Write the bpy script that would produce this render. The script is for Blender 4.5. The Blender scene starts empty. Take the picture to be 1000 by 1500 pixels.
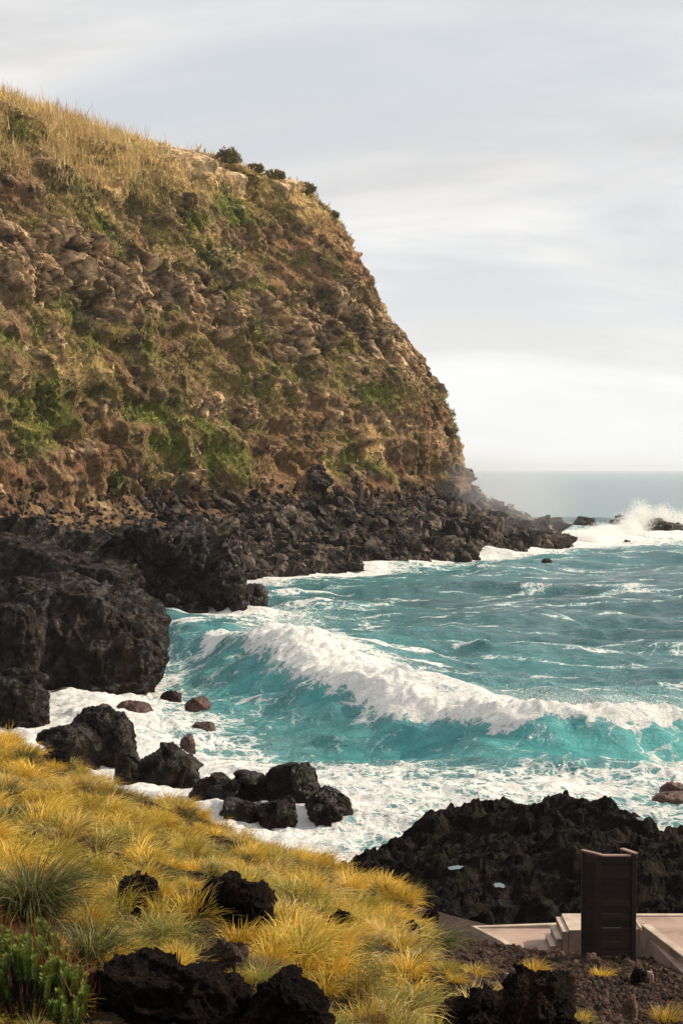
import bpy, math, random
import numpy as np
from mathutils import Vector, Matrix

SC = bpy.context.scene
COL = SC.collection
R = math.radians
F = 2500.0                      # focal length in photo pixels (photo 1000 x 1500)
EYE = np.array([0.0, 0.0, 12.5])
PITCH = math.atan(62 / F)

# ------------------------------------------------------------------ camera
cam_d = bpy.data.cameras.new('camera')
cam = bpy.data.objects.new('camera', cam_d); COL.objects.link(cam)
cam.location = EYE.tolist(); cam.rotation_euler = (math.pi / 2 - PITCH, 0, 0)
cam_d.sensor_fit = 'VERTICAL'; cam_d.sensor_height = 36; cam_d.lens = 36 * F / 1500
cam_d.clip_start = 0.1; cam_d.clip_end = 60000
SC.camera = cam

# ------------------------------------------------------------------ sun, sky
SUN_AZ, SUN_EL = 75.0, 33.0      # azimuth from +Y towards +X
sun_d = bpy.data.lights.new('sun', 'SUN'); sun = bpy.data.objects.new('sun', sun_d); COL.objects.link(sun)
sun_d.energy = 5.0; sun_d.angle = R(0.5); sun_d.color = (1.0, 0.84, 0.63)
sdir = Vector((math.sin(R(SUN_AZ)) * math.cos(R(SUN_EL)), math.cos(R(SUN_AZ)) * math.cos(R(SUN_EL)), math.sin(R(SUN_EL))))
sun.rotation_euler = sdir.to_track_quat('Z', 'Y').to_euler(); sun.location = (60, 30, 90)

W = bpy.data.worlds.new('World'); SC.world = W; W.use_nodes = True
nt = W.node_tree; nt.nodes.clear()
def N(t, typ, **kw):
    n = t.nodes.new(typ)
    for k, v in kw.items():
        if k in ('ins',):
            for kk, vv in v.items():
                if hasattr(vv, 'is_output') or isinstance(vv, bpy.types.NodeSocket): t.links.new(vv, n.inputs[kk])
                else: n.inputs[kk].default_value = vv
        else: setattr(n, k, v)
    return n
def ramp(t, fac, stops, interp='LINEAR'):
    n = t.nodes.new('ShaderNodeValToRGB'); t.links.new(fac, n.inputs[0]); cr = n.color_ramp; cr.interpolation = interp
    while len(cr.elements) < len(stops): cr.elements.new(0.5)
    for e, (p, c) in zip(cr.elements, stops):
        e.position = p; e.color = (*c, 1) if not isinstance(c, (int, float)) else (c, c, c, 1)
    return n.outputs[0]
def mixc(t, fac, a, b, mode='MIX'):
    n = t.nodes.new('ShaderNodeMix'); n.data_type = 'RGBA'; n.blend_type = mode; n.clamp_factor = True
    for i, v in ((0, fac), (6, a), (7, b)):
        if isinstance(v, bpy.types.NodeSocket): t.links.new(v, n.inputs[i])
        else: n.inputs[i].default_value = v if i == 0 else (*v, 1)
    return n.outputs[2]
def math_(t, op, a, b=None, c=None, clamp=False):
    n = t.nodes.new('ShaderNodeMath'); n.operation = op; n.use_clamp = clamp
    for i, v in enumerate((a, b, c)):
        if v is None: continue
        if isinstance(v, bpy.types.NodeSocket): t.links.new(v, n.inputs[i])
        else: n.inputs[i].default_value = v
    return n.outputs[0]
def mapr(t, v, a, b, c=0.0, d=1.0, smooth=True):
    n = t.nodes.new('ShaderNodeMapRange'); n.interpolation_type = 'SMOOTHSTEP' if smooth else 'LINEAR'
    for i, x in enumerate((v, a, b, c, d)):
        if isinstance(x, bpy.types.NodeSocket): t.links.new(x, n.inputs[i])
        else: n.inputs[i].default_value = x
    return n.outputs[0]
def noise(t, vec, scale, detail=6, rough=0.55, dist=0.0, lac=2.0, sx=None):
    if sx is not None:
        m = N(t, 'ShaderNodeMapping', ins={'Vector': vec, 'Scale': sx}); vec = m.outputs[0]
    n = N(t, 'ShaderNodeTexNoise', ins={'Vector': vec, 'Scale': scale, 'Detail': detail, 'Roughness': rough, 'Distortion': dist, 'Lacunarity': lac})
    return n.outputs[0]

sky = N(nt, 'ShaderNodeTexSky', sky_type='NISHITA', sun_disc=False, sun_elevation=R(SUN_EL), sun_rotation=R(SUN_AZ), altitude=10)
tc = N(nt, 'ShaderNodeTexCoord').outputs['Generated']
# cloud layer: project the direction on a flat deck so the clouds shrink towards the horizon
sep = N(nt, 'ShaderNodeSeparateXYZ', ins={0: tc})
zz = math_(nt, 'ADD', math_(nt, 'MAXIMUM', sep.outputs[2], 0.0), 0.22)
cx = math_(nt, 'DIVIDE', sep.outputs[0], zz); cy = math_(nt, 'DIVIDE', sep.outputs[1], zz)
cv = N(nt, 'ShaderNodeCombineXYZ', ins={0: cx, 1: cy, 2: 0.37}).outputs[0]
n1 = noise(nt, cv, 1.25, 8, 0.55, 0.5, sx=(0.8, 1.0, 1.0))
n2 = noise(nt, cv, 1.15, 7, 0.56, 0.6, sx=(0.75, 1.0, 1.0))
cover = mapr(nt, n1, 0.34, 0.54)
tone = ramp(nt, n2, [(0.38, (6.0, 5.95, 5.95)), (0.49, (7.5, 7.4, 7.3)), (0.6, (9.0, 8.9, 8.7))])
sky_s = mixc(nt, 1.0, sky.outputs[0], (0.8, 0.85, 0.95), 'MULTIPLY')
blue = mixc(nt, 0.85, sky_s, (6.2, 6.35, 6.45))
deck = mixc(nt, cover, blue, tone)
hor = mapr(nt, sep.outputs[2], 0.0, 0.16, 0.75, 0.0)
deck = mixc(nt, hor, deck, (8.1, 8.15, 8.1))
bg = N(nt, 'ShaderNodeBackground', ins={'Color': deck, 'Strength': 0.096})
wo = N(nt, 'ShaderNodeOutputWorld', ins={0: bg.outputs[0]})

SC.view_settings.view_transform = 'Standard'; SC.view_settings.look = 'None'
SC.view_settings.exposure = 0.32; SC.view_settings.gamma = 1.0; SC.view_settings.use_curve_mapping = False
SC.render.engine = 'CYCLES'
SC.cycles.max_bounces = 6; SC.cycles.diffuse_bounces = 3; SC.cycles.glossy_bounces = 3; SC.cycles.transmission_bounces = 4
SC.cycles.volume_bounces = 0

# ------------------------------------------------------------------ pixel helpers
def ray(px, py):
    x, y = (px - 500) / F, (750 - py) / F
    c, s = math.cos(PITCH), math.sin(PITCH)
    return np.array([x, c + y * s, y * c - s])
def atY(px, py, Y):
    d = ray(px, py); return EYE + d * (Y / d[1])
def atZ(px, py, z=0.0):
    d = ray(px, py); return EYE + d * ((z - EYE[2]) / d[2])

# ------------------------------------------------------------------ numpy noise
_perm = {}
_G = np.array([[1,1,0],[-1,1,0],[1,-1,0],[-1,-1,0],[1,0,1],[-1,0,1],[1,0,-1],[-1,0,-1],[0,1,1],[0,-1,1],[0,1,-1],[0,-1,-1],[1,1,0],[-1,1,0],[0,-1,1],[0,-1,-1]], np.float32)
def perlin(p, seed=0):
    if seed not in _perm:
        a = np.random.RandomState(seed + 7).permutation(256); _perm[seed] = np.concatenate([a, a, a[:2]]).astype(np.int32)
    P = _perm[seed]
    fl = np.floor(p); f = (p - fl).astype(np.float32); i = fl.astype(np.int64) & 255
    u = f * f * f * (f * (f * 6 - 15) + 10)
    out = np.zeros(len(p), np.float32)
    for dx in (0, 1):
        wx = u[:, 0] if dx else 1 - u[:, 0]; A = P[i[:, 0] + dx]
        for dy in (0, 1):
            wy = u[:, 1] if dy else 1 - u[:, 1]; B = P[(A + i[:, 1] + dy) & 255]
            for dz in (0, 1):
                wz = u[:, 2] if dz else 1 - u[:, 2]; g = _G[P[(B + i[:, 2] + dz) & 255] & 15]
                out += wx * wy * wz * (g[:, 0] * (f[:, 0] - dx) + g[:, 1] * (f[:, 1] - dy) + g[:, 2] * (f[:, 2] - dz))
    return out
def fbm(p, size, octv=4, seed=0, gain=0.5, ridged=False):
    """p (N,3); size: scalar or (3,) feature size in metres; about -1..1 (ridged: 0..1)"""
    q = np.asarray(p, np.float64) / np.asarray(size, np.float64)
    s = np.zeros(len(q), np.float32); a, tot = 1.0, 0.0
    for o in range(octv):
        v = perlin(q + 17.3 * o, seed + o)
        if ridged: v = 1 - np.abs(v) * 2
        else: v = v * 1.5
        s += a * v; tot += a; a *= gain; q = q * 2.03
    return s / tot
def blocks(uv, seed):
    """jittered-cell Voronoi in 2D: per-point cell random (0..1), tilt term, distance to cell edge"""
    c = np.floor(uv).astype(np.int64); r_ = np.random.RandomState(seed); tab = r_.rand(4096, 5)
    d1 = np.full(len(uv), 9.0); d2 = np.full(len(uv), 9.0); val = np.zeros(len(uv)); til = np.zeros(len(uv))
    for dx in (-1, 0, 1):
        for dy in (-1, 0, 1):
            k = ((c[:, 0] + dx) * 131 + (c[:, 1] + dy) * 977) & 4095; T = tab[k]
            ex = uv[:, 0] - (c[:, 0] + dx + T[:, 0]); ey = uv[:, 1] - (c[:, 1] + dy + T[:, 1]); d = np.hypot(ex, ey)
            m = d < d1; d2 = np.where(m, d1, np.minimum(d2, d)); d1 = np.where(m, d, d1)
            val = np.where(m, T[:, 2], val); til = np.where(m, ex * (T[:, 3] - 0.5) + ey * (T[:, 4] - 0.5), til)
    return val, til, d2 - d1
def sstep(a, b, x):
    t = np.clip((x - a) / (b - a), 0, 1); return t * t * (3 - 2 * t)

# ------------------------------------------------------------------ mesh helpers
def mesh_from(name, verts, faces, smooth=True, mat=None):
    """faces: (M,3) or (M,4) int array"""
    me = bpy.data.meshes.new(name)
    verts = np.asarray(verts, np.float32); faces = np.asarray(faces, np.int32)
    k = faces.shape[1]
    me.vertices.add(len(verts)); me.vertices.foreach_set('co', verts.ravel())
    me.loops.add(faces.size); me.loops.foreach_set('vertex_index', faces.ravel())
    me.polygons.add(len(faces)); me.polygons.foreach_set('loop_start', np.arange(0, faces.size, k, dtype=np.int32))
    me.polygons.foreach_set('loop_total', np.full(len(faces), k, np.int32))
    me.polygons.foreach_set('use_smooth', np.full(len(faces), smooth, bool))
    me.update(calc_edges=True)
    if mat is not None: me.materials.append(mat)
    return me
def fattr(me, name, arr): a = me.attributes.new(name, 'FLOAT', 'POINT'); a.data.foreach_set('value', np.asarray(arr, np.float32).ravel())
def cattr(me, name, arr):
    a = me.attributes.new(name, 'FLOAT_COLOR', 'POINT'); arr = np.asarray(arr, np.float32)
    a.data.foreach_set('color', np.concatenate([arr, np.ones((len(arr), 1), np.float32)], 1).ravel())
def grid_faces(ny, nx):
    i = np.arange(ny * nx).reshape(ny, nx)
    return np.stack([i[:-1, :-1], i[:-1, 1:], i[1:, 1:], i[1:, :-1]], -1).reshape(-1, 4)
def obj(name, me, parent=None, loc=None, rot=None, **props):
    o = bpy.data.objects.new(name, me); COL.objects.link(o)
    if parent is not None: o.parent = parent
    if loc is not None: o.location = [float(v) for v in loc]
    if rot is not None: o.rotation_euler = rot
    for k, v in props.items(): o[k] = v
    return o
def thing(name, label, cat, loc=(0, 0, 0), rotz=0.0, group=None):
    o = obj(name, None, loc=loc, rot=(0, 0, rotz), label=label, category=cat)
    if group: o['group'] = group
    return o
def vnormals(me):
    a = np.zeros(len(me.vertices) * 3, np.float32); me.vertices.foreach_get('normal', a); return a.reshape(-1, 3)

# ------------------------------------------------------------------ materials
def material(name):
    m = bpy.data.materials.new(name); m.use_nodes = True
    t = m.node_tree; t.nodes.clear()
    out = N(t, 'ShaderNodeOutputMaterial'); b = N(t, 'ShaderNodeBsdfPrincipled'); t.links.new(b.outputs[0], out.inputs[0])
    return m, t, b, out
def bump(t, b, h, dist, strength=1.0, prev=None):
    n = N(t, 'ShaderNodeBump', ins={'Height': h, 'Distance': dist, 'Strength': strength})
    if prev is not None: t.links.new(prev, n.inputs['Normal'])
    if b is not None: t.links.new(n.outputs[0], b.inputs['Normal'])
    return n.outputs[0]
def rock_mat(name, dark, mid, light, scale=1.0, rough=(0.45, 0.9), spec=0.4, wet_z=None, wetcol=(0.05, 0.02, 0.015), var=0.5, bm=1.0, wet=0.0):
    m, t, b, out = material(name)
    co = N(t, 'ShaderNodeTexCoord').outputs['Object']
    geo = N(t, 'ShaderNodeNewGeometry')
    oi = N(t, 'ShaderNodeObjectInfo')
    off = N(t, 'ShaderNodeVectorMath', operation='ADD', ins={0: co}); t.links.new(oi.outputs['Location'], off.inputs[1]); v = off.outputs[0]
    a = noise(t, v, 0.7 * scale, 8, 0.62, 0.6); c2 = noise(t, v, 5.0 * scale, 7, 0.65)
    col = ramp(t, a, [(0.30, dark), (0.5, mid), (0.72, light)])
    col = mixc(t, mapr(t, c2, 0.38, 0.66, 0.0, 0.7), col, dark)
    rnd = math_(t, 'ADD', math_(t, 'MULTIPLY', math_(t, 'POWER', math_(t, 'FRACT', math_(t, 'ADD', oi.outputs['Random'], geo.outputs['Random Per Island'])), 1.6), var * 1.6), 1 - var * 0.6)
    hsv = N(t, 'ShaderNodeHueSaturation', ins={'Color': col, 'Value': rnd}); col = hsv.outputs[0]
    if wet_z is not None:      # iron-red algae belt just above the water line
        zpos = N(t, 'ShaderNodeSeparateXYZ', ins={0: geo.outputs['Position']}).outputs[2]
        w = mapr(t, math_(t, 'ADD', zpos, math_(t, 'MULTIPLY', a, 0.9)), wet_z + 1.0, wet_z + 0.1)
        col = mixc(t, w, col, wetcol)
    t.links.new(col, b.inputs['Base Color'])
    t.links.new(mapr(t, c2, 0.3, 0.7, rough[0], rough[1], False), b.inputs['Roughness'])
    b.inputs['Specular IOR Level'].default_value = spec
    if wet: t.links.new(mapr(t, noise(t, v, 1.7 * scale, 4, 0.6), 0.47, 0.62, spec * 0.5, wet), b.inputs['Specular IOR Level'])
    vor = N(t, 'ShaderNodeTexVoronoi', feature='DISTANCE_TO_EDGE', ins={'Vector': N(t, 'ShaderNodeVectorMath', operation='ADD', ins={0: v, 1: N(t, 'ShaderNodeTexNoise', ins={'Vector': v, 'Scale': 1.5 * scale, 'Detail': 3}).outputs[1]}).outputs[0], 'Scale': 1.1 * scale})
    crack = mapr(t, vor.outputs[0], 0.0, 0.07)
    h = math_(t, 'ADD', math_(t, 'MULTIPLY', c2, 0.5), math_(t, 'MULTIPLY', a, 1.2))
    h = math_(t, 'ADD', h, math_(t, 'MULTIPLY', crack, 0.22))
    p = bump(t, None, h, 0.22 * bm / scale)
    bump(t, b, noise(t, v, 22 * scale, 5, 0.7), 0.035 * bm / scale, 1.0, p)
    return m
M = {}
M['basalt'] = rock_mat('basalt_wet', (0.0035, 0.0026, 0.002), (0.009, 0.0062, 0.0046), (0.036, 0.022, 0.014), 1.0, (0.15, 0.7), 0.14, 0.0, (0.035, 0.011, 0.009), wet=0.34)
M['scree'] = rock_mat('basalt_scree', (0.014, 0.011, 0.009), (0.042, 0.032, 0.025), (0.17, 0.125, 0.09), 0.8, (0.45, 0.95), 0.12, 0.0, (0.012, 0.009, 0.0075), var=1.25, bm=0.35)
M['redrock'] = rock_mat('red_wet_rock', (0.03, 0.012, 0.009), (0.075, 0.028, 0.02), (0.13, 0.06, 0.045), 1.6, (0.3, 0.7), 0.45)
M['lava'] = rock_mat('lava_clinker', (0.0028, 0.0024, 0.0022), (0.008, 0.0062, 0.0052), (0.045, 0.032, 0.022), 2.2, (0.5, 0.95), 0.06)
M['slope_rock'] = rock_mat('brown_black_rock', (0.003, 0.0022, 0.002), (0.008, 0.005, 0.004), (0.035, 0.018, 0.013), 3.0, (0.6, 0.95), 0.05)
M['stone'] = rock_mat('slope_stone', (0.035, 0.021, 0.015), (0.10, 0.056, 0.038), (0.25, 0.17, 0.12), 6.0, (0.6, 0.95), 0.2, var=1.0)

def simple_mat(name, c1, c2, scale, rough=0.8, bd=0.01, sx=(1, 1, 1), spec=0.3, c3=None):
    m, t, b, out = material(name)
    co = N(t, 'ShaderNodeTexCoord').outputs['Object']
    a = noise(t, co, scale, 8, 0.6, 0.2, sx=sx)
    st = [(0.32, c1), (0.68, c2)] if c3 is None else [(0.3, c1), (0.5, c2), (0.7, c3)]
    t.links.new(ramp(t, a, st), b.inputs['Base Color']); b.inputs['Roughness'].default_value = rough; b.inputs['Specular IOR Level'].default_value = spec
    bump(t, b, noise(t, co, scale * 6, 5, 0.65, sx=sx), bd)
    return m
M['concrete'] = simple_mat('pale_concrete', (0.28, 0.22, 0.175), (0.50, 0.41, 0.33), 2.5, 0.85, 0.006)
M['shaded_concrete'] = simple_mat('shaded_concrete', (0.13, 0.088, 0.066), (0.30, 0.215, 0.165), 2.2, 0.9, 0.008)  # same concrete painted browner to stand for its shaded faces
M['floor'] = simple_mat('pink_terrace_screed', (0.17, 0.112, 0.088), (0.30, 0.21, 0.17), 1.3, 0.8, 0.004, c3=(0.36, 0.26, 0.21))
M['wood'] = simple_mat('weathered_dark_wood', (0.010, 0.006, 0.0045), (0.030, 0.017, 0.012), 3.0, 0.75, 0.004, (0.6, 0.6, 8))
_t = M['wood'].node_tree; _b = [n for n in _t.nodes if n.type == 'BSDF_PRINCIPLED'][0]; _l = _b.inputs['Base Color'].links[0].from_socket
_h = N(_t, 'ShaderNodeHueSaturation', ins={'Color': _l, 'Value': math_(_t, 'ADD', math_(_t, 'MULTIPLY', N(_t, 'ShaderNodeObjectInfo').outputs['Random'], 0.8), 0.35)}); _t.links.new(_h.outputs[0], _b.inputs['Base Color'])
M['woodtop'] = simple_mat('sunlit_cap_stub_wood', (0.16, 0.10, 0.07), (0.3, 0.2, 0.15), 3.0, 0.75, 0.004, (1, 1, 6))  # lighter wood copy painting sun on the cap rails; also the post stub

def leaf_mat(name, use_col=True, transl=0.45, var=0.35, tint=(1, 1, 1), rough=0.55, spec=0.25):
    m, t, b, out = material(name)
    at = N(t, 'ShaderNodeAttribute', attribute_name='Col').outputs[0]
    oi = N(t, 'ShaderNodeObjectInfo')
    hsv = N(t, 'ShaderNodeHueSaturation', ins={'Color': at, 'Value': math_(t, 'ADD', math_(t, 'MULTIPLY', oi.outputs['Random'], var), 1 - var / 2)})
    t.links.new(hsv.outputs[0], b.inputs['Base Color']); b.inputs['Roughness'].default_value = rough; b.inputs['Specular IOR Level'].default_value = spec
    tr = N(t, 'ShaderNodeBsdfTranslucent', ins={'Color': hsv.outputs[0]})
    mx = N(t, 'ShaderNodeMixShader', ins={0: transl, 1: b.outputs[0], 2: tr.outputs[0]}); t.links.new(mx.outputs[0], out.inputs[0])
    return m
M['blade'] = leaf_mat('grass_blade', transl=0.27)
M['leaf'] = leaf_mat('leaf', transl=0.4)
M['cliffveg'] = leaf_mat('cliff_plant_leaf', transl=0.3, var=0.0)

# ------------------------------------------------------------------ headland: a level-by-level contour mesh
O2 = np.array([-8.0, 199.0]); T2 = np.array([0.49, 0.872]); N2 = np.array([0.872, -0.49])
PZ = np.array([-2.5, 0, 2.6, 5.8, 7.6, 13, 24, 32, 39, 46, 53, 56, 59, 61.5, 63, 64, 64.5])
PD = np.array([-3.5, 0, 5.5, 12.5, 16.5, 18.5, 21, 25, 28.5, 32.3, 35.5, 36.8, 40, 46, 62, 95, 150.])
PV = np.concatenate([[0], np.cumsum(np.hypot(np.diff(PZ), np.diff(PD)))])
S0, RC = -95.0, 9.0
def headland_point(w, v):
    """w: metres along the shore at the water line (before the corner), v: metres up the profile. Returns plan xy, z, outward normal."""
    z = np.interp(v, PV, PZ); d = np.interp(v, PV, PD)
    sc = 90 - np.maximum(d - 17.5, 0) * 0.88            # where the nose starts to turn
    L = 90 - S0
    f = np.clip((w - S0) / L, 0, 1); s = S0 + f * (sc - S0)
    ang = np.clip((w - 90) / 22.0, 0, 1) * R(105)
    ext = np.maximum(w - 112, 0)
    c, sn = np.cos(ang), np.sin(ang)
    nx = N2[0] * c + T2[0] * sn; ny = N2[1] * c + T2[1] * sn
    cx = O2[0] + T2[0] * s + N2[0] * (-d - RC); cy = O2[1] + T2[1] * s + N2[1] * (-d - RC)
    tx, ty = -ny, nx
    x = cx + nx * RC + tx * ext; y = cy + ny * RC + ty * ext
    return x, y, z, nx, ny
def build_headland():
    w = np.concatenate([np.arange(S0, -62, 1.2), np.arange(-62, 90, 0.24), np.arange(90, 112, 0.2), np.arange(112, 170, 3.0)])
    v = np.concatenate([np.arange(0, PV[4], 0.5), np.arange(PV[4], PV[13] + 2, 0.21), np.linspace(PV[13] + 3, PV[-1], 16)])
    WW, VV = np.meshgrid(w, v)
    sh = WW.shape; wf, vf = WW.ravel(), VV.ravel()
    x, y, z, nx, ny = headland_point(wf, vf)
    p = np.stack([x, y, z], 1); q = np.stack([wf, vf * 0 + 3.0, z], 1)
    top = sstep(61.0, 63.0, z); base = 1 - sstep(6, 9.5, z)
    face = (1 - top)
    # rock exposure: bands that wander, plus patches
    warp = fbm(p, 22, 3, 11) * 7
    zb = z + warp + (wf - 20) * 0.03
    left = 1 - sstep(-5, 35, wf)
    band = np.exp(-((zb - 36.5) / 6.0) ** 2) * (0.62 + 0.5 * left) + np.exp(-((zb - 20) / 3.2) ** 2) * 0.42 + np.exp(-((zb - 30) / 4.5) ** 2) * 0.42 * (1 - left) + np.exp(-((zb - 49.5) / 2.0) ** 2) * 0.5
    nose = sstep(66, 94, wf) * 0.26 * (1 - 0.6 * sstep(44, 50, z))
    rock = np.clip(band + nose + fbm(p, 9, 4, 23) * 0.6 + fbm(p, 2.6, 3, 29) * 0.3 - 0.2, 0, 1)
    rock = sstep(0.26, 0.52, rock) * face
    # relief: broad gullies and ledges, then broken columns where the rock is bare
    disp = fbm(p, (24, 24, 40), 3, 31) * 3.2 * face
    gully = fbm(np.stack([wf + (z - 30) * 0.35, vf * 0 + 3.0, z], 1), (10, 9, 42), 3, 37, ridged=True); calm = 1 - 0.65 * sstep(70, 95, wf); disp += (gully - 0.55) * 3.8 * face * (0.35 + 0.65 * (1 - base)) * calm
    zs = z + fbm(p, 12, 3, 41) * 2.2
    strata = perlin(np.stack([zs / 3.6, wf / 60, z * 0], 1), 43) + 0.5 * perlin(np.stack([zs / 1.5, wf / 40, z * 0], 1), 44)
    disp += np.tanh(strata * 2.2) * 0.85 * face * (1 - base) * (1 - 0.6 * rock)
    wx = fbm(p, 3.0, 4, 47) * 1.3; wz = fbm(p, 3.0, 4, 48) * 1.6
    b1, t1, e1 = blocks(np.stack([(wf + wx) / 1.7, (z + wz) / 6.2], 1), 3)
    b2, t2, e2 = blocks(np.stack([(wf + wx * .6) / 0.8, (z + wz * .6) / 2.6], 1), 5)
    b3, t3, e3 = blocks(np.stack([(wf + wx * .3) / 0.5, (z + wz * .3) / 0.8], 1), 7)
    colm = np.clip(b1 * 0.6 + b2 * 0.4, 0, 1)
    crack = np.minimum(sstep(0, 0.16, e1), 0.4 + 0.6 * sstep(0, 0.2, e2))
    blk = (b1 - 0.5) * 2.3 + t1 * 1.0 + (b2 - 0.5) * 1.1 + t2 * 0.6 + (b3 - 0.5) * 0.3 - (1 - crack) * 0.55
    disp += blk * rock * (1 - base * 0.6) * (0.55 + 0.45 * calm) + rock * 0.5
    lump = fbm(p, (1.7, 1.7, 2.0), 5, 59, 0.6); disp += lump * 0.5 * face
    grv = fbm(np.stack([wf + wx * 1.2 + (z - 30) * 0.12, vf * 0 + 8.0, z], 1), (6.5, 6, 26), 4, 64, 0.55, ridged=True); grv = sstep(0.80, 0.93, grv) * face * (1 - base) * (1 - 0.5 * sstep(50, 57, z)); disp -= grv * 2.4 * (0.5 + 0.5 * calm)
    rid2 = fbm(p, (7, 7, 5.0), 4, 61, 0.5, ridged=True); disp += (rid2 - 0.5) * 1.3 * face * (1 - base)
    disp += np.clip(fbm(p, 5.5, 3, 60) - 0.10, 0, 1) * -4.5 * rock * calm * face          # hollows and overhangs
    outc = sstep(0.38, 0.48, fbm(p, 4.0, 4, 62)) * (1 - rock) * face * (1 - base); disp += outc * (0.5 + blk * 0.5)      # single outcrops in the slopes
    rock = np.maximum(rock, outc)
    # upper tuff scarp under the plateau edge
    scarp = np.exp(-((z - 58.0 - fbm(p, 14, 2, 63) * 1.0) / 2.3) ** 2) * sstep(38, 48, wf) * (1 - sstep(82, 90, wf)) * sstep(-0.15, 0.25, fbm(p, 10, 3, 67) + 0.12)
    disp += scarp * (2.0 + 1.0 * colm)
    up = fbm(p, 3.5, 4, 71) * 0.5 * np.maximum(top, base)
    p[:, 0] += nx * disp; p[:, 1] += ny * disp; p[:, 2] += up + disp * 0.12
    veg_n = fbm(p, 13, 4, 73); veg_f = fbm(p, 3.2, 4, 79)
    # colours (albedo, with some shade painted into grooves and gullies)
    def C(*c): return np.array(c, np.float32)[None]
    def mx(a, b, f): return a + (b - a) * np.clip(f, 0, 1)[:, None]
    soil = mx(np.repeat(C(0.105, 0.062, 0.036), len(z), 0), C(0.31, 0.20, 0.11), fbm(p, 6, 4, 83) + 0.5)
    red = sstep(0.08, 0.42, fbm(p, (15, 15, 9), 3, 89) + 0.25 * np.exp(-((z - 14) / 4) ** 2))
    soil = mx(soil, C(0.19, 0.096, 0.052), red * 0.55)
    rk = mx(np.repeat(C(0.062, 0.043, 0.028), len(z), 0), C(0.68, 0.465, 0.27), sstep(0.08, 0.72, colm * 0.75 + fbm(p, (2.2, 2.2, 4), 4, 97) * 0.6 + 0.12))
    rk = mx(rk, C(0.10, 0.07, 0.045), sstep(0.05, 0.6, fbm(p, 12, 3, 101) + 0.1 * sstep(40, 90, wf)) * 0.5)
    rk = mx(rk, C(0.03, 0.024, 0.02), (1 - crack) * 0.8)
    col = mx(soil, rk, rock)
    nz_pref = sstep(-0.42, 0.22, strata * -0.5 + veg_n * 0.8 + veg_f * 0.5 + 0.12 + 0.35 * sstep(44, 54, z))
    veg = nz_pref * (1 - rock * 0.92) * sstep(9, 14, z + veg_f * 4) * (1 - scarp) * (1 - 0.75 * red * (1 - sstep(46, 54, z)))
    g_ol = mx(np.repeat(C(0.14, 0.11, 0.036), len(z), 0), C(0.39, 0.285, 0.115), fbm(p, 7, 4, 103) + 0.45)
    green = sstep(0.05, 0.4, fbm(p, 11, 3, 107) + 0.25 * (1 - sstep(0, 30, wf)) - 0.25 * sstep(50, 58, z) + 0.08)
    vcol = mx(g_ol, C(0.145, 0.175, 0.03), green * 0.8)
    dry = sstep(0.1, 0.5, fbm(p, 9, 3, 109) + 0.6 * sstep(43, 55, z) * (1 - 0.5 * sstep(30, 80, wf)) - 0.1)
    vcol = mx(vcol, C(0.64, 0.45, 0.21), dry * 0.88)
    col = mx(col, vcol, veg * 0.9)
    lay = sstep(0.25, 0.75, strata) * sstep(20, 45, wf) * sstep(38, 44, z) * (1 - sstep(54, 57, z)) * (1 - rock * 0.7)
    col = mx(col, C(0.40, 0.215, 0.11), lay * 0.75)
    dkp = sstep(0.12, 0.5, fbm(p, (6, 6, 9), 5, 117, 0.6) + 0.14 * (gully < 0.4)); col = mx(col, C(0.036, 0.031, 0.019), np.maximum(dkp * 0.72, grv * 0.4) * face * (1 - 0.6 * sstep(50, 57, z)))  # dark plants and rock, plus shade painted into gullies and grooves
    col = mx(col, C(0.76, 0.55, 0.33), scarp * (1.2 + 0.35 * lump))
    dk = base * (0.25 + 0.75 * sstep(-5, 20, wf)) * sstep(-0.5, 0.2, fbm(p, 4, 3, 113) - (z - 6.5) * 0.25)
    col = mx(col, C(0.035, 0.029, 0.025), dk)
    me = mesh_from('cliff_terrain', p, grid_faces(*sh), False)
    cattr(me, 'Col', np.clip(col, 0.005, 1)); fattr(me, 'rock', rock)
    m, t, b, out = material('cliff_ground')
    co = N(t, 'ShaderNodeTexCoord').outputs['Object']
    at = N(t, 'ShaderNodeAttribute', attribute_name='Col').outputs[0]
    rk_ = N(t, 'ShaderNodeAttribute', attribute_name='rock').outputs[2]
    fine = noise(t, co, 1.5, 8, 0.66, sx=(1, 1, 0.8)); f2 = noise(t, co, 6.0, 5, 0.7)
    k = math_(t, 'ADD', mapr(t, fine, 0.3, 0.7, 0.35, 1.75, False), mapr(t, f2, 0.3, 0.7, -0.25, 0.25, False))
    colr = N(t, 'ShaderNodeVectorMath', operation='SCALE', ins={0: at, 'Scale': k}).outputs[0]
    t.links.new(colr, b.inputs['Base Color']); b.inputs['Roughness'].default_value = 0.95; b.inputs['Specular IOR Level'].default_value = 0.12
    h = math_(t, 'ADD', fine, math_(t, 'MULTIPLY', f2, 0.35))
    bump(t, b, h, 0.9)
    me.materials.append(m)
    o = obj('cliff_terrain', me, kind='structure', label='tall brown grass-streaked sea cliff of the headland')
    return p.reshape(*sh, 3), vnormals(me).reshape(*sh, 3), col.reshape(*sh, 3), veg.reshape(sh), dry.reshape(sh), w, v, scarp.reshape(sh), rock.reshape(sh)
HP, HN, HC, HV, HD, Hw, Hv, HS, HR = build_headland()

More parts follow.
